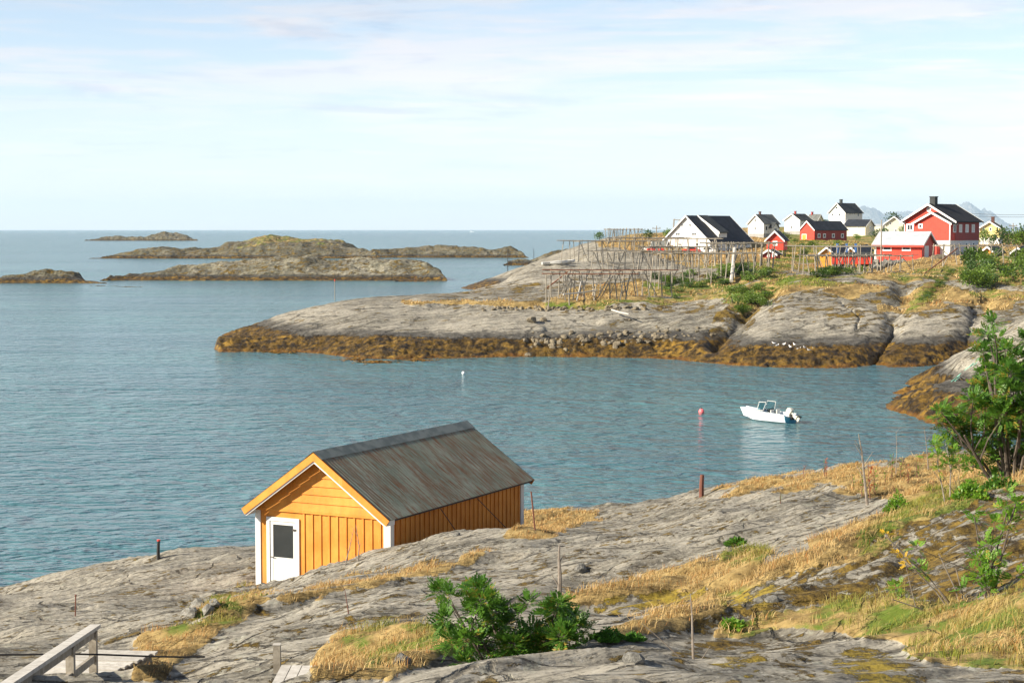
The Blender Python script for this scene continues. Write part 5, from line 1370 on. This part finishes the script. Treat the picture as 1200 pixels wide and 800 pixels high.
def rowan(label, base, clusters, depth, jit, Ll, dens, mat, stem_r=.02, seed=1, bark=BARK, name='rowan_sapling', cat='sapling', mains=None, ppx=None, dv=0):
    clusters = [(a_, b_+dv, c_) for a_, b_, c_ in clusters]
    """base = (u,v,d); clusters = (u,v,r) in photo pixels at about this depth"""
    rr = random.Random(seed); p0 = at(*base); root = thing(name, label, cat, p0); O = Vector(p0)
    lv = Leaves(); br = MB(); px_ = depth/F
    hub = [at(u, v, depth+rr.uniform(-jit, jit)*.5)-O for (u, v) in (mains or [])]
    for hb in hub:
        m_ = hb*.5+Vector((rr.uniform(-.06, .06), rr.uniform(-.06, .06), 0))*hb.length
        br.tube([(rr.uniform(-.03, .03), rr.uniform(-.03, .03), -.15), m_, hb], [stem_r, stem_r*.75, stem_r*.5], 6)
    for (u, v, r_) in clusters:
        c = at(u, v, depth+rr.uniform(-jit, jit))-O; R0 = r_*px_
        src = min(hub, key=lambda q: (q-c).length+(2 if q.z > c.z else 0)) if hub else Vector((0, 0, 0))
        st0 = src*rr.uniform(.6, .95)
        md = (st0+c)/2+Vector((rr.uniform(-.1, .1), rr.uniform(-.1, .1), -.08))*R0*3
        br.tube([st0, md, c], [stem_r*.45, stem_r*.33, stem_r*.2], 5)
        R0 *= 1.05; nl = max(7, int(dens*3.0*(r_/10)**1.8))
        for _ in range(nl):
            dv = Vector((rr.gauss(0, 1), rr.gauss(0, 1), rr.gauss(.25, .8))).normalized(); b = c+dv*R0*rr.uniform(.05, .75)
            lv.pinnate(b, dv+Vector((0, 0, .25)), Ll*rr.uniform(.7, 1.15), rr)
            if rr.random() < .25: br.tube([c, b], stem_r*.12, 4)
    br.build('stem', bark, root); return root, lv, O
root, lv, O = rowan('dense dark green rowan sapling at the bottom centre of the picture', (612, 846, 15.6),
  [(516, 686, 11), (526, 690, 7), (522, 718, 9), (520, 730, 8), (532, 745, 11), (546, 742, 12), (560, 683, 11), (565, 698, 14), (580, 712, 17), (552, 712, 9), (590, 726, 14), (572, 740, 13), (600, 748, 18), (560, 757, 12), (618, 765, 20), (590, 775, 20), (565, 785, 14), (640, 745, 15), (655, 700, 11), (650, 712, 15), (668, 722, 14), (660, 740, 17), (680, 728, 9), (648, 765, 18), (672, 768, 18), (690, 785, 12), (640, 790, 20), (610, 795, 20), (660, 800, 20), (580, 805, 15), (690, 752, 9), (622, 735, 11), (608, 712, 7), (618, 700, 7), (700, 775, 6), (545, 770, 8), (630, 815, 24)],
  15.6, .45, .125, 13, L_ROWAN, .016, 5, mains=[(545, 723), (572, 713), (600, 748), (650, 713), (640, 768), (670, 768), (530, 708), (590, 788)], dv=7)
lv.build('foliage', L_ROWAN, root)
root, lv, O = rowan('big green rowan standing at the right edge of the picture against the bay', (1186, 592, 30),
  [(1163, 378, 8), (1157, 392, 9), (1168, 402, 10), (1152, 412, 10), (1165, 420, 12), (1175, 432, 14), (1155, 438, 12), (1185, 440, 14), (1147, 455, 11), (1165, 458, 16), (1185, 462, 16), (1198, 448, 14), (1140, 470, 12), (1155, 478, 15), (1178, 484, 18), (1200, 480, 18), (1120, 486, 10), (1103, 483, 8), (1098, 490, 7), (1118, 500, 13), (1135, 505, 14), (1155, 505, 16), (1180, 510, 18), (1202, 515, 18), (1112, 518, 10), (1130, 525, 13), (1150, 530, 14), (1175, 535, 16), (1198, 545, 16), (1140, 548, 9), (1205, 570, 12), (1192, 420, 10), (1178, 412, 9), (1215, 430, 18), (1225, 470, 22), (1230, 510, 24), (1225, 550, 20), (1170, 558, 9), (1240, 440, 18), (1202, 400, 10)],
  30, 1.0, .20, 12, L_ROWAN, .035, 9, name='rowan_tree', cat='tree', mains=[(1160, 450), (1180, 440), (1130, 510), (1150, 500), (1200, 480), (1165, 400), (1115, 500), (1225, 480), (1195, 530)])
lv.build('foliage', L_ROWAN, root)
root, lv, O = rowan('small yellowing shrub with reddish top beside the big rowan', (1112, 607, 27),
  [(1095, 522, 8), (1108, 520, 8), (1100, 534, 10), (1118, 530, 9), (1088, 538, 6), (1112, 545, 9), (1125, 545, 7), (1100, 550, 6)], 27, .4, .13, 7, L_LIGHT, .014, 11, DEADW, 'shrub', 'shrub', [(1098, 540), (1115, 535), (1127, 570)])
lv.build('foliage', L_LIGHT, root)
root, lv, O = rowan('slim light green sapling on the mossy slope at the right edge', (1156, 735, 16.3),
  [(1180, 577, 6), (1190, 590, 9), (1175, 596, 7), (1197, 600, 9), (1165, 612, 6), (1182, 612, 7), (1158, 640, 7), (1146, 655, 9), (1160, 662, 10), (1172, 655, 7), (1150, 675, 10), (1166, 680, 9), (1140, 668, 7), (1158, 692, 7), (1192, 678, 6), (1130, 690, 4), (1140, 603, 6), (1148, 612, 5), (1075, 642, 4)], 16.3, .25, .115, 8, L_LIGHT, .012, 13, mains=[(1158, 640), (1180, 600), (1150, 670), (1190, 590), (1142, 606)])
lv.build('foliage', L_LIGHT, root)
root, lv, O = rowan('leaning half bare branch with yellow and orange leaves left of the slim sapling', (1140, 732, 16.5),
  [(1038, 626, 4), (1052, 648, 5), (1060, 656, 5), (1064, 660, 4)], 16.5, .15, .07, 8, L_YEL, .010, 15, DEADW, 'bare_branch', 'branch', [(1038, 628), (1060, 655), (1100, 690), (1046, 702), (1100, 648), (1095, 712), (1120, 665)])
lv.build('foliage', L_YEL, root)
root2, lv, O = rowan('low green leaves sprouting beside the yellow leaved branch', (1056, 700, 16.6), [(1050, 690, 7), (1056, 686, 5), (1084, 672, 6), (1076, 664, 5)], 16.6, .1, .08, 12, L_LIGHT, .006, 16, name='leafy_sprout', cat='sprout')
lv.build('foliage', L_LIGHT, root2)
# bare sticks
def stick(label, pts, d, r_, mat=DEADW, name='dead_shrub', twigs=0, seed=1):
    rr = random.Random(seed); P = [at(u, v, d) for u, v in pts]; root = thing(name, label, 'dead stem', P[0]); O = P[0]
    P = [p-O for p in P]; P[0] = P[0]-Vector((0, 0, .1))
    MB().tube(P, [r_*(1-.75*i/(len(P)-1)) for i in range(len(P))], 6).build('stem', mat, root)
    mb = MB()
    for _ in range(twigs):
        i = rr.randrange(1, len(P)); p = P[i-1].lerp(P[i], rr.random()); l_ = rr.uniform(.08, .25)*(P[-1]-P[0]).length
        mb.tube([p, p+Vector((rr.choice((-1, 1))*l_*.6, rr.uniform(-.2, .2)*l_, l_))], [r_*.3, r_*.12], 4)
    if twigs: mb.build('twig', mat, root)
stick('broken pale dead stem standing up behind the dense sapling', [(655.5, 700), (656, 672), (655, 655), (655.5, 638)], 22, .032, twigs=2)
stick('dead forked stem rising from the bottom edge right of the dense sapling', [(815, 812), (812, 760), (811, 720), (809, 695)], 14.5, .014, twigs=3, seed=3)
stick('thin bent twig arching left from the forked dead stem', [(815, 790), (795, 768), (770, 745), (752, 730)], 14.5, .009, seed=4)
stick('grey broken stake at the bottom edge below the forked stem', [(812, 806), (806, 790), (803, 780)], 14.4, .018, seed=5)
stick('slender twig crossing the slab at the bottom right of the juniper', [(790, 800), (765, 775), (745, 758)], 14.8, .008, seed=6)
stick('thin reddish dead stalk on the near slab left of the step', [(411, 745), (408, 715), (404, 690)], 25, .014, RSTEM, twigs=2, seed=7)
stick('small dead shrub stem against the yellow front wall', [(419, 660), (421, 640), (417, 615)], 44.2, .02, twigs=7, seed=8)
stick('second dead twig standing close to the yellow front wall', [(403, 663), (410, 640), (415, 618)], 43.9, .016, twigs=5, seed=9)
stick('tall dead stem with red leaves on the crest left of the rowan', [(1017, 590), (1013, 560), (1010, 530), (1006, 508)], 38, .035, twigs=6, seed=10)
stick('thin dry stalk on the crest against the bay', [(1050, 552), (1051, 525), (1050, 505)], 48, .012, twigs=1, seed=11)
stick('thin dry stalk on the crest left of the big rowan', [(1088, 545), (1086, 525), (1083, 500)], 44, .016, twigs=1, seed=12)
# fireweed and little crest plants
def herb(u, v, hpx, d, label, mat, seed):
    rr = random.Random(seed); p = hit_near(u, v, max(9, d-8), d+10) or at(u, v, d); root = thing('fireweed', label, 'plant', p, 0, 'fireweed stalks growing on the rock'); hh = hpx*p.y/F
    MB().tube([(0, 0, -.05), (rr.uniform(-.04, .04), 0, hh*.5), (rr.uniform(-.08, .08), 0, hh)], [.012, .009, .005], 5).build('stem', RSTEM, root)
    lv = Leaves()
    for k in range(34):
        z = hh*rr.uniform(.15, 1); a_ = rr.uniform(0, 6.3); ax_ = Vector((math.cos(a_), math.sin(a_), rr.uniform(.1, .8))).normalized(); s_ = ax_.cross(Vector((0, 0, 1))).normalized(); l_ = hh*rr.uniform(.10, .2)
        lv.quad(Vector((0, 0, z)), ax_, s_, l_, l_*.16, rr.random())
    lv.build('foliage', mat, root)
L_RED = leaf_mat('red_leaf', (.30, .06, .03), (.42, .16, .06))
PT = [(1010, 582, 36), (1020, 585, 44), (1026, 580, 28), (966, 555, 16), (968, 560, 22), (1045, 560, 30), (1056, 562, 26), (1064, 566, 22), (1037, 568, 22), (1075, 560, 22), (942, 556, 12), (1000, 575, 20), (1050, 590, 22), (1092, 588, 26), (1140, 575, 20), (915, 590, 14)]
where = ['left of the dead stem on the crest', 'right of the dead stem on the crest', 'beside the red leaves on the crest', 'leftmost pair of the crest', 'reddish one of the leftmost pair', 'in the middle of the crest grass', 'right of the middle of the crest', 'close left of the yellow shrub', 'between dead stem and middle', 'behind the yellow shrub', 'tiny one furthest left on the crest', 'below the dead stem', 'in the green grass under the crest', 'at the foot of the yellow shrub', 'at the foot of the big rowan', 'alone by the bare slab']
for i, (q, wh) in enumerate(zip(PT, where)): herb(q[0], q[1], q[2], 45, 'fireweed stalk '+wh, L_RED if i % 3 == 1 else L_LIGHT, 30+i)
# loose stones on the near rock
for u, v, s_, lb in ((231, 714, .20, 'grey split boulder in the grass left of the yellow shed'), (243, 717, .16, 'pale flat stone beside the split boulder left of the shed'), (252, 709, .12, 'small stone behind the split boulder left of the shed'), (222, 720, .16, 'small dark stone in front of the split boulder'), (680, 668, .13, 'small brown stone on the bare slab right of the pale dead stem'),
                     (535, 628, .12, 'little pale stone on the rock crest before the shed wall'), (905, 706, .09, 'pale stone in the grass of the lower right slope'), (742, 776, .08, 'small stone on the slab below the juniper'), (470, 778, .09, 'small stone at the edge of the grass left of the dense sapling')):
    p = hit_near(u, v)
    if p: boulder(p+Vector((0, 0, s_*.2)), s_, lb, None, rnd.choice(GB))
# juniper
def lowbush(label, u, v, rw, rh, d, mat, n, seed, leaf=.05, name='juniper', cat='shrub'):
    rr = random.Random(seed); p = hit_near(u, v, max(9, d-6), d+8) or at(u, v, d); root = thing(name, label, cat, p); lv = Leaves(); W_ = rw*p.y/F; Hh = rh*p.y/F
    for _ in range(n):
        a_ = rr.uniform(0, 6.3); q = math.sqrt(rr.random()); lb_ = .45+.6*abs(math.sin(1.5*a_+seed))*(.7+.3*math.sin(3.7*a_)); c = Vector((math.cos(a_)*q*W_*1.15*lb_, math.sin(a_)*q*W_*lb_, Hh*(1-q**1.5)*rr.uniform(.05, 1)**1.2*(.6+.6*abs(math.sin(2.3*a_+seed*.7)))+.02))
        ax_ = Vector((rr.gauss(0, 1)+c.x/W_, rr.gauss(0, 1), rr.uniform(.2, 1.3))).normalized(); s_ = ax_.cross(Vector((rr.random(), rr.random(), rr.random()))).normalized(); l_ = leaf*rr.uniform(.6, 1.3)
        lv.quad(c, ax_, s_, l_, l_*.28, rr.random())
    lv.build('foliage', mat, root); mb = MB()
    for _ in range(6): a_ = rr.uniform(0, 6.3); mb.tube([(0, 0, -.05), (math.cos(a_)*W_*.5, math.sin(a_)*W_*.5, Hh*.4)], .008, 4)
    mb.build('stem', BARK, root)
lowbush('bright green low juniper creeping on the slab right of the dense sapling', 712, 752, 20, 14, 17.5, L_JUN, 4200, 51, .026)
lowbush('small bright green juniper patch just right of the larger one', 742, 752, 14, 9, 17.5, L_JUN, 2200, 52, .026)
lowbush('broad leaved green plant in the hollow under the crest', 1052, 600, 18, 22, 27, L_LIGHT, 2000, 53, .045, 'green_shrub')
lowbush('green bilberry clump below the mossy slab, lower left of the sapling branch', 858, 738, 12, 8, 20, L_LIGHT, 350, 54, .07, 'bilberry_clump')
lowbush('green clump at the foot of the big rowan', 1170, 585, 34, 26, 30, L_ROWAN, 4500, 55, .055, 'green_shrub')
lowbush('light green clump left of the rowan foot', 1135, 585, 22, 20, 29, L_LIGHT, 2600, 56, .05, 'green_shrub')
lowbush('reddish green herbs in the grass left of the yellow shed door', 268, 713, 18, 8, 38, L_LIGHT, 400, 57, .09, 'herb_clump')
lowbush('small green herbs at the left corner of the yellow shed', 305, 706, 10, 8, 38, L_LIGHT, 260, 58, .09, 'herb_clump')
lowbush('dark green tuft in the notch of the rock', 862, 640, 9, 10, 34, L_ROWAN, 260, 59, .10, 'green_tuft')

# =================== grass blades ===================
def grass(name, X, Y, Z, g, gn, n, dmin, dmax, hh, ww_, seed, mats, patch=.5, zmin=-9):
    rs = np.random.RandomState(seed)
    wgt = np.clip((g-.2)*1.3, 0, 1)**1.5*(Y > dmin)*(Y < dmax)*(Z > zmin)
    cell = np.gradient(Y, axis=0)*np.gradient(X, axis=1)
    w_ = (wgt*np.abs(cell)*(1/np.maximum(Y, 10))**.6).ravel(); w_ = w_/w_.sum()
    c_ = Z.shape[1]
    idx = rs.choice(len(w_), n, p=w_)
    i, j = idx//c_, idx % c_; i = np.minimum(i, Z.shape[0]-2); j = np.minimum(j, Z.shape[1]-2)
    a, b = rs.rand(n), rs.rand(n)
    def il(A): return (A[i, j]*(1-b)+A[i, j+1]*b)*(1-a)+(A[i+1, j]*(1-b)+A[i+1, j+1]*b)*a
    x, y, z = il(X), il(Y), il(Z); G = il(gn)
    tuf = fbm(x*patch*2.2, y*patch*2.2, 3, 202)*.5+.5
    keep = (rs.rand(n) < np.clip(tuf*2.2-.5, .06, 1)); x, y, z, G, tuf = x[keep], y[keep], z[keep], G[keep], tuf[keep]; n = len(x)
    hgt = hh*rs.uniform(.3, 1.3, n)*(.25+1.2*tuf**1.5); wid = ww_*rs.uniform(.7, 1.3, n)*np.maximum(1, y/22)
    th_ = rs.uniform(0, 2*np.pi, n); ln = rs.uniform(.2, 1.7, n)*hgt
    flow = 2.5*fbm(x*patch, y*patch, 2, 210); th_ = np.where(rs.rand(n) < .6, flow+rs.normal(0, .7, n), th_)
    dx, dy = np.cos(th_), np.sin(th_); fc = rs.uniform(0, 2*np.pi, n); sx_, sy_ = np.cos(fc)*wid/2, np.sin(fc)*wid/2
    V = np.stack([np.stack([x-sx_, y-sy_, z-.03], 1), np.stack([x+sx_, y+sy_, z-.03], 1),
                  np.stack([x+dx*ln*.35+sx_*.8, y+dy*ln*.35+sy_*.8, z+hgt*.6], 1), np.stack([x+dx*ln*.35-sx_*.8, y+dy*ln*.35-sy_*.8, z+hgt*.6], 1),
                  np.stack([x+dx*ln, y+dy*ln, z+hgt*.92], 1)], 1).reshape(-1, 3)
    k = np.arange(n)*5
    Fa = np.concatenate([np.stack([k, k+1, k+2], 1), np.stack([k, k+2, k+3], 1), np.stack([k+3, k+2, k+4], 1)])
    gr_ = sstep(.42, .95, G*.62+.5*fbm(x*patch*.8, y*patch*.8, 3, 220)+.05)
    me = np_mesh(name, V, Fa, dict(tint=np.repeat(rs.rand(n), 5), green=np.repeat(gr_, 5)), smooth=False)
    o_ = link_mesh(name, me, mats); tag(o_, kind='stuff')
t = NT('grass_blade'); ti = t.attr('tint'); gg_ = t.attr('green')
c = t.mix(ti, (.36, .23, .075), (.66, .50, .25)); c = t.mix(t.ramp(ti, .82, .86), c, (.40, .19, .06))
c2 = t.mix(ti, (.10, .145, .018), (.26, .28, .04)); c = t.mix(gg_, c, c2)
d_ = t.bsdf(c, .7, spec=.2); tl = t.n('ShaderNodeBsdfTranslucent'); t.l(c, tl.inputs[0]); mx = t.n('ShaderNodeMixShader'); mx.inputs[0].default_value = .35; t.l(d_, mx.inputs[1]); t.l(tl.outputs[0], mx.inputs[2])
BLADE = t.done(mx.outputs[0])
grass('grass', NEAR['X'], NEAR['Y'], NEAR['Z'], NEAR['g'], NEAR['gn'], 270000, 11, 90, .12, .0065, 1, BLADE, .8)
grass('far_grass', X2, Y2, Z2, g2, gn2, 110000, 180, 420, .30, .012, 2, BLADE, .12, 3.0)
# =================== headland bushes and trees ===================
def bush_mesh(seed, mat, n=420):
    rr = random.Random(seed); lv = Leaves(); bl = [(Vector((rr.uniform(-.55, .55), rr.uniform(-.55, .55), rr.uniform(.3, .75))), rr.uniform(.28, .5)) for _ in range(7)]
    for _ in range(n):
        c, r_ = rr.choice(bl); dv = Vector((rr.gauss(0, 1), rr.gauss(0, 1), rr.gauss(0, 1))).normalized(); p = c+dv*r_*rr.uniform(.55, 1.1); p.z = max(p.z, .02)
        ax_ = (dv+Vector((rr.gauss(0, .6), rr.gauss(0, .6), rr.gauss(0, .6)))).normalized(); s_ = ax_.cross(Vector((rr.random(), rr.random(), rr.random()))).normalized(); lv.quad(p, ax_, s_, .16, .055, rr.random())
    return np_mesh('crown', [tuple(v) for v in lv.V], lv.F, dict(tint=lv.T), smooth=False)
BMS = [bush_mesh(i, None) for i in range(4)]; BML = [m.copy() for m in BMS]
for m_ in BMS: m_.materials.append(L_FAR)
for m_ in BML: m_.materials.append(L_FARL)
TRK = MB().tube([(0, 0, -.2), (.04, 0, .35), (.1, 0, .7)], [.05, .035, .02], 6).tube([(0, 0, .2), (-.2, .05, .6)], [.03, .015], 5); tb = TRK.build('trunk', BARK); trunk_me = tb.data; bpy.data.objects.remove(tb)
def bush(p, s_, label, light=False, name='bush', cat='bush', group=None, hz=1.0, ws=1.0):
    root = thing(name, label, cat, p, rnd.uniform(0, 6.3), group)
    for me, nm_ in ((rnd.choice(BML if light else BMS), 'crown'), (trunk_me, 'trunk')):
        o_ = bpy.data.objects.new(nm_, me); COL.objects.link(o_); o_.parent = root; o_.scale = (s_*ws, s_*ws, s_*hz)
    return root
for i in range(95):
    if i < 45: u = rnd.uniform(765, 900); v = 325+rnd.gauss(0, 6)+(8 if u < 830 else 0)
    elif i < 62: u = rnd.uniform(955, 1018); v = rnd.uniform(312, 325)
    elif i < 75: u = rnd.uniform(905, 990); v = rnd.uniform(283, 300)
    else: u = rnd.uniform(850, 905); v = rnd.gauss(352, 8)-(u-870)*.4
    p = hit_far(u, v)
    if p is None: continue
    bush(p, rnd.uniform(.7, 1.5), 'green bush growing among the rack posts' if i < 45 else 'green bush below the red wharf shed' if i < 62 else 'green bush on the bank between boathouse and barn' if i < 75 else 'bush in the grassy gully between the two big rocks', rnd.random() < (.5 if i < 75 else .8), group='bushes on the headland '+('among the racks' if i < 45 else 'below the wharf shed' if i < 62 else 'on the bank' if i < 75 else 'in the gully'), hz=rnd.uniform(.5, .9))
for i in range(34):
    u = rnd.uniform(1135, 1230); v = 318+rnd.gauss(0, 11)+(0 if u > 1160 else 12); p = hit_far(u, v)
    if p is None: continue
    bush(p, rnd.uniform(1.0, 2.3), 'bright green bush in the thicket on the hill at the right edge', rnd.random() < .6, group='bushes in the thicket at the right edge')
for i in range(14):
    u = 1082+i*2.6+rnd.uniform(-2, 2); v = 352-i*2.6; p = hit_far(u, v)
    if p: bush(p, rnd.uniform(.5, .9), 'low green growth along the crack in the rock', i % 2 == 0, group='low growth along the crack', hz=.5)
def tree(u, v, hpx, d, label, ws=1.0, light=False):
    p = at(u, v, d); s_ = hpx*d/F/1.15; return bush(p, s_, label, light, 'tree', 'tree', hz=1.0, ws=ws)
tree(703, 280, 8.5, 400, 'round dark bush tree on the skyline left of the far rack', 1.0)
tree(761, 282, 13, 400, 'dark green tree on the skyline between far rack and hall', .9)
tree(783, 279, 12, 420, 'green tree touching the left roof slope of the hall', .9, True)
tree(1049, 263, 14, 540, 'dark treetop above the cream house', .9)
tree(1034, 276, 9, 470, 'dark green tree by the low cream cottage')
tree(1026, 279, 10, 460, 'green tree right of the low white barn')
tree(1004, 281, 7, 460, 'small green tree on the lawn below the low white barn', 1.1, True)
tree(1152, 284, 15, 400, 'green tree in front of the yellow house', .75, True)
tree(1160, 286, 12, 398, 'smaller green tree at the yellow house wall', .8)
tree(1180, 287, 22, 400, 'tall dark green tree right of the yellow house', .85)
tree(1189, 287, 17, 390, 'dark green tree by the utility pole', .9)
tree(1199, 288, 20, 380, 'green tree at the right edge beside the utility pole', .9, True)
tree(1212, 288, 26, 380, 'dark tree just past the right edge')
tree(1059, 272, 8, 470, 'small tree in front of the cream house', 1.2, True)
tree(922, 280, 8, 430, 'small dark tree left of the red barn', .9)
tree(968, 262, 5, 600, 'small skyline tree behind the red barn roof', 1.0)
print('OBJS', len(bpy.data.objects))
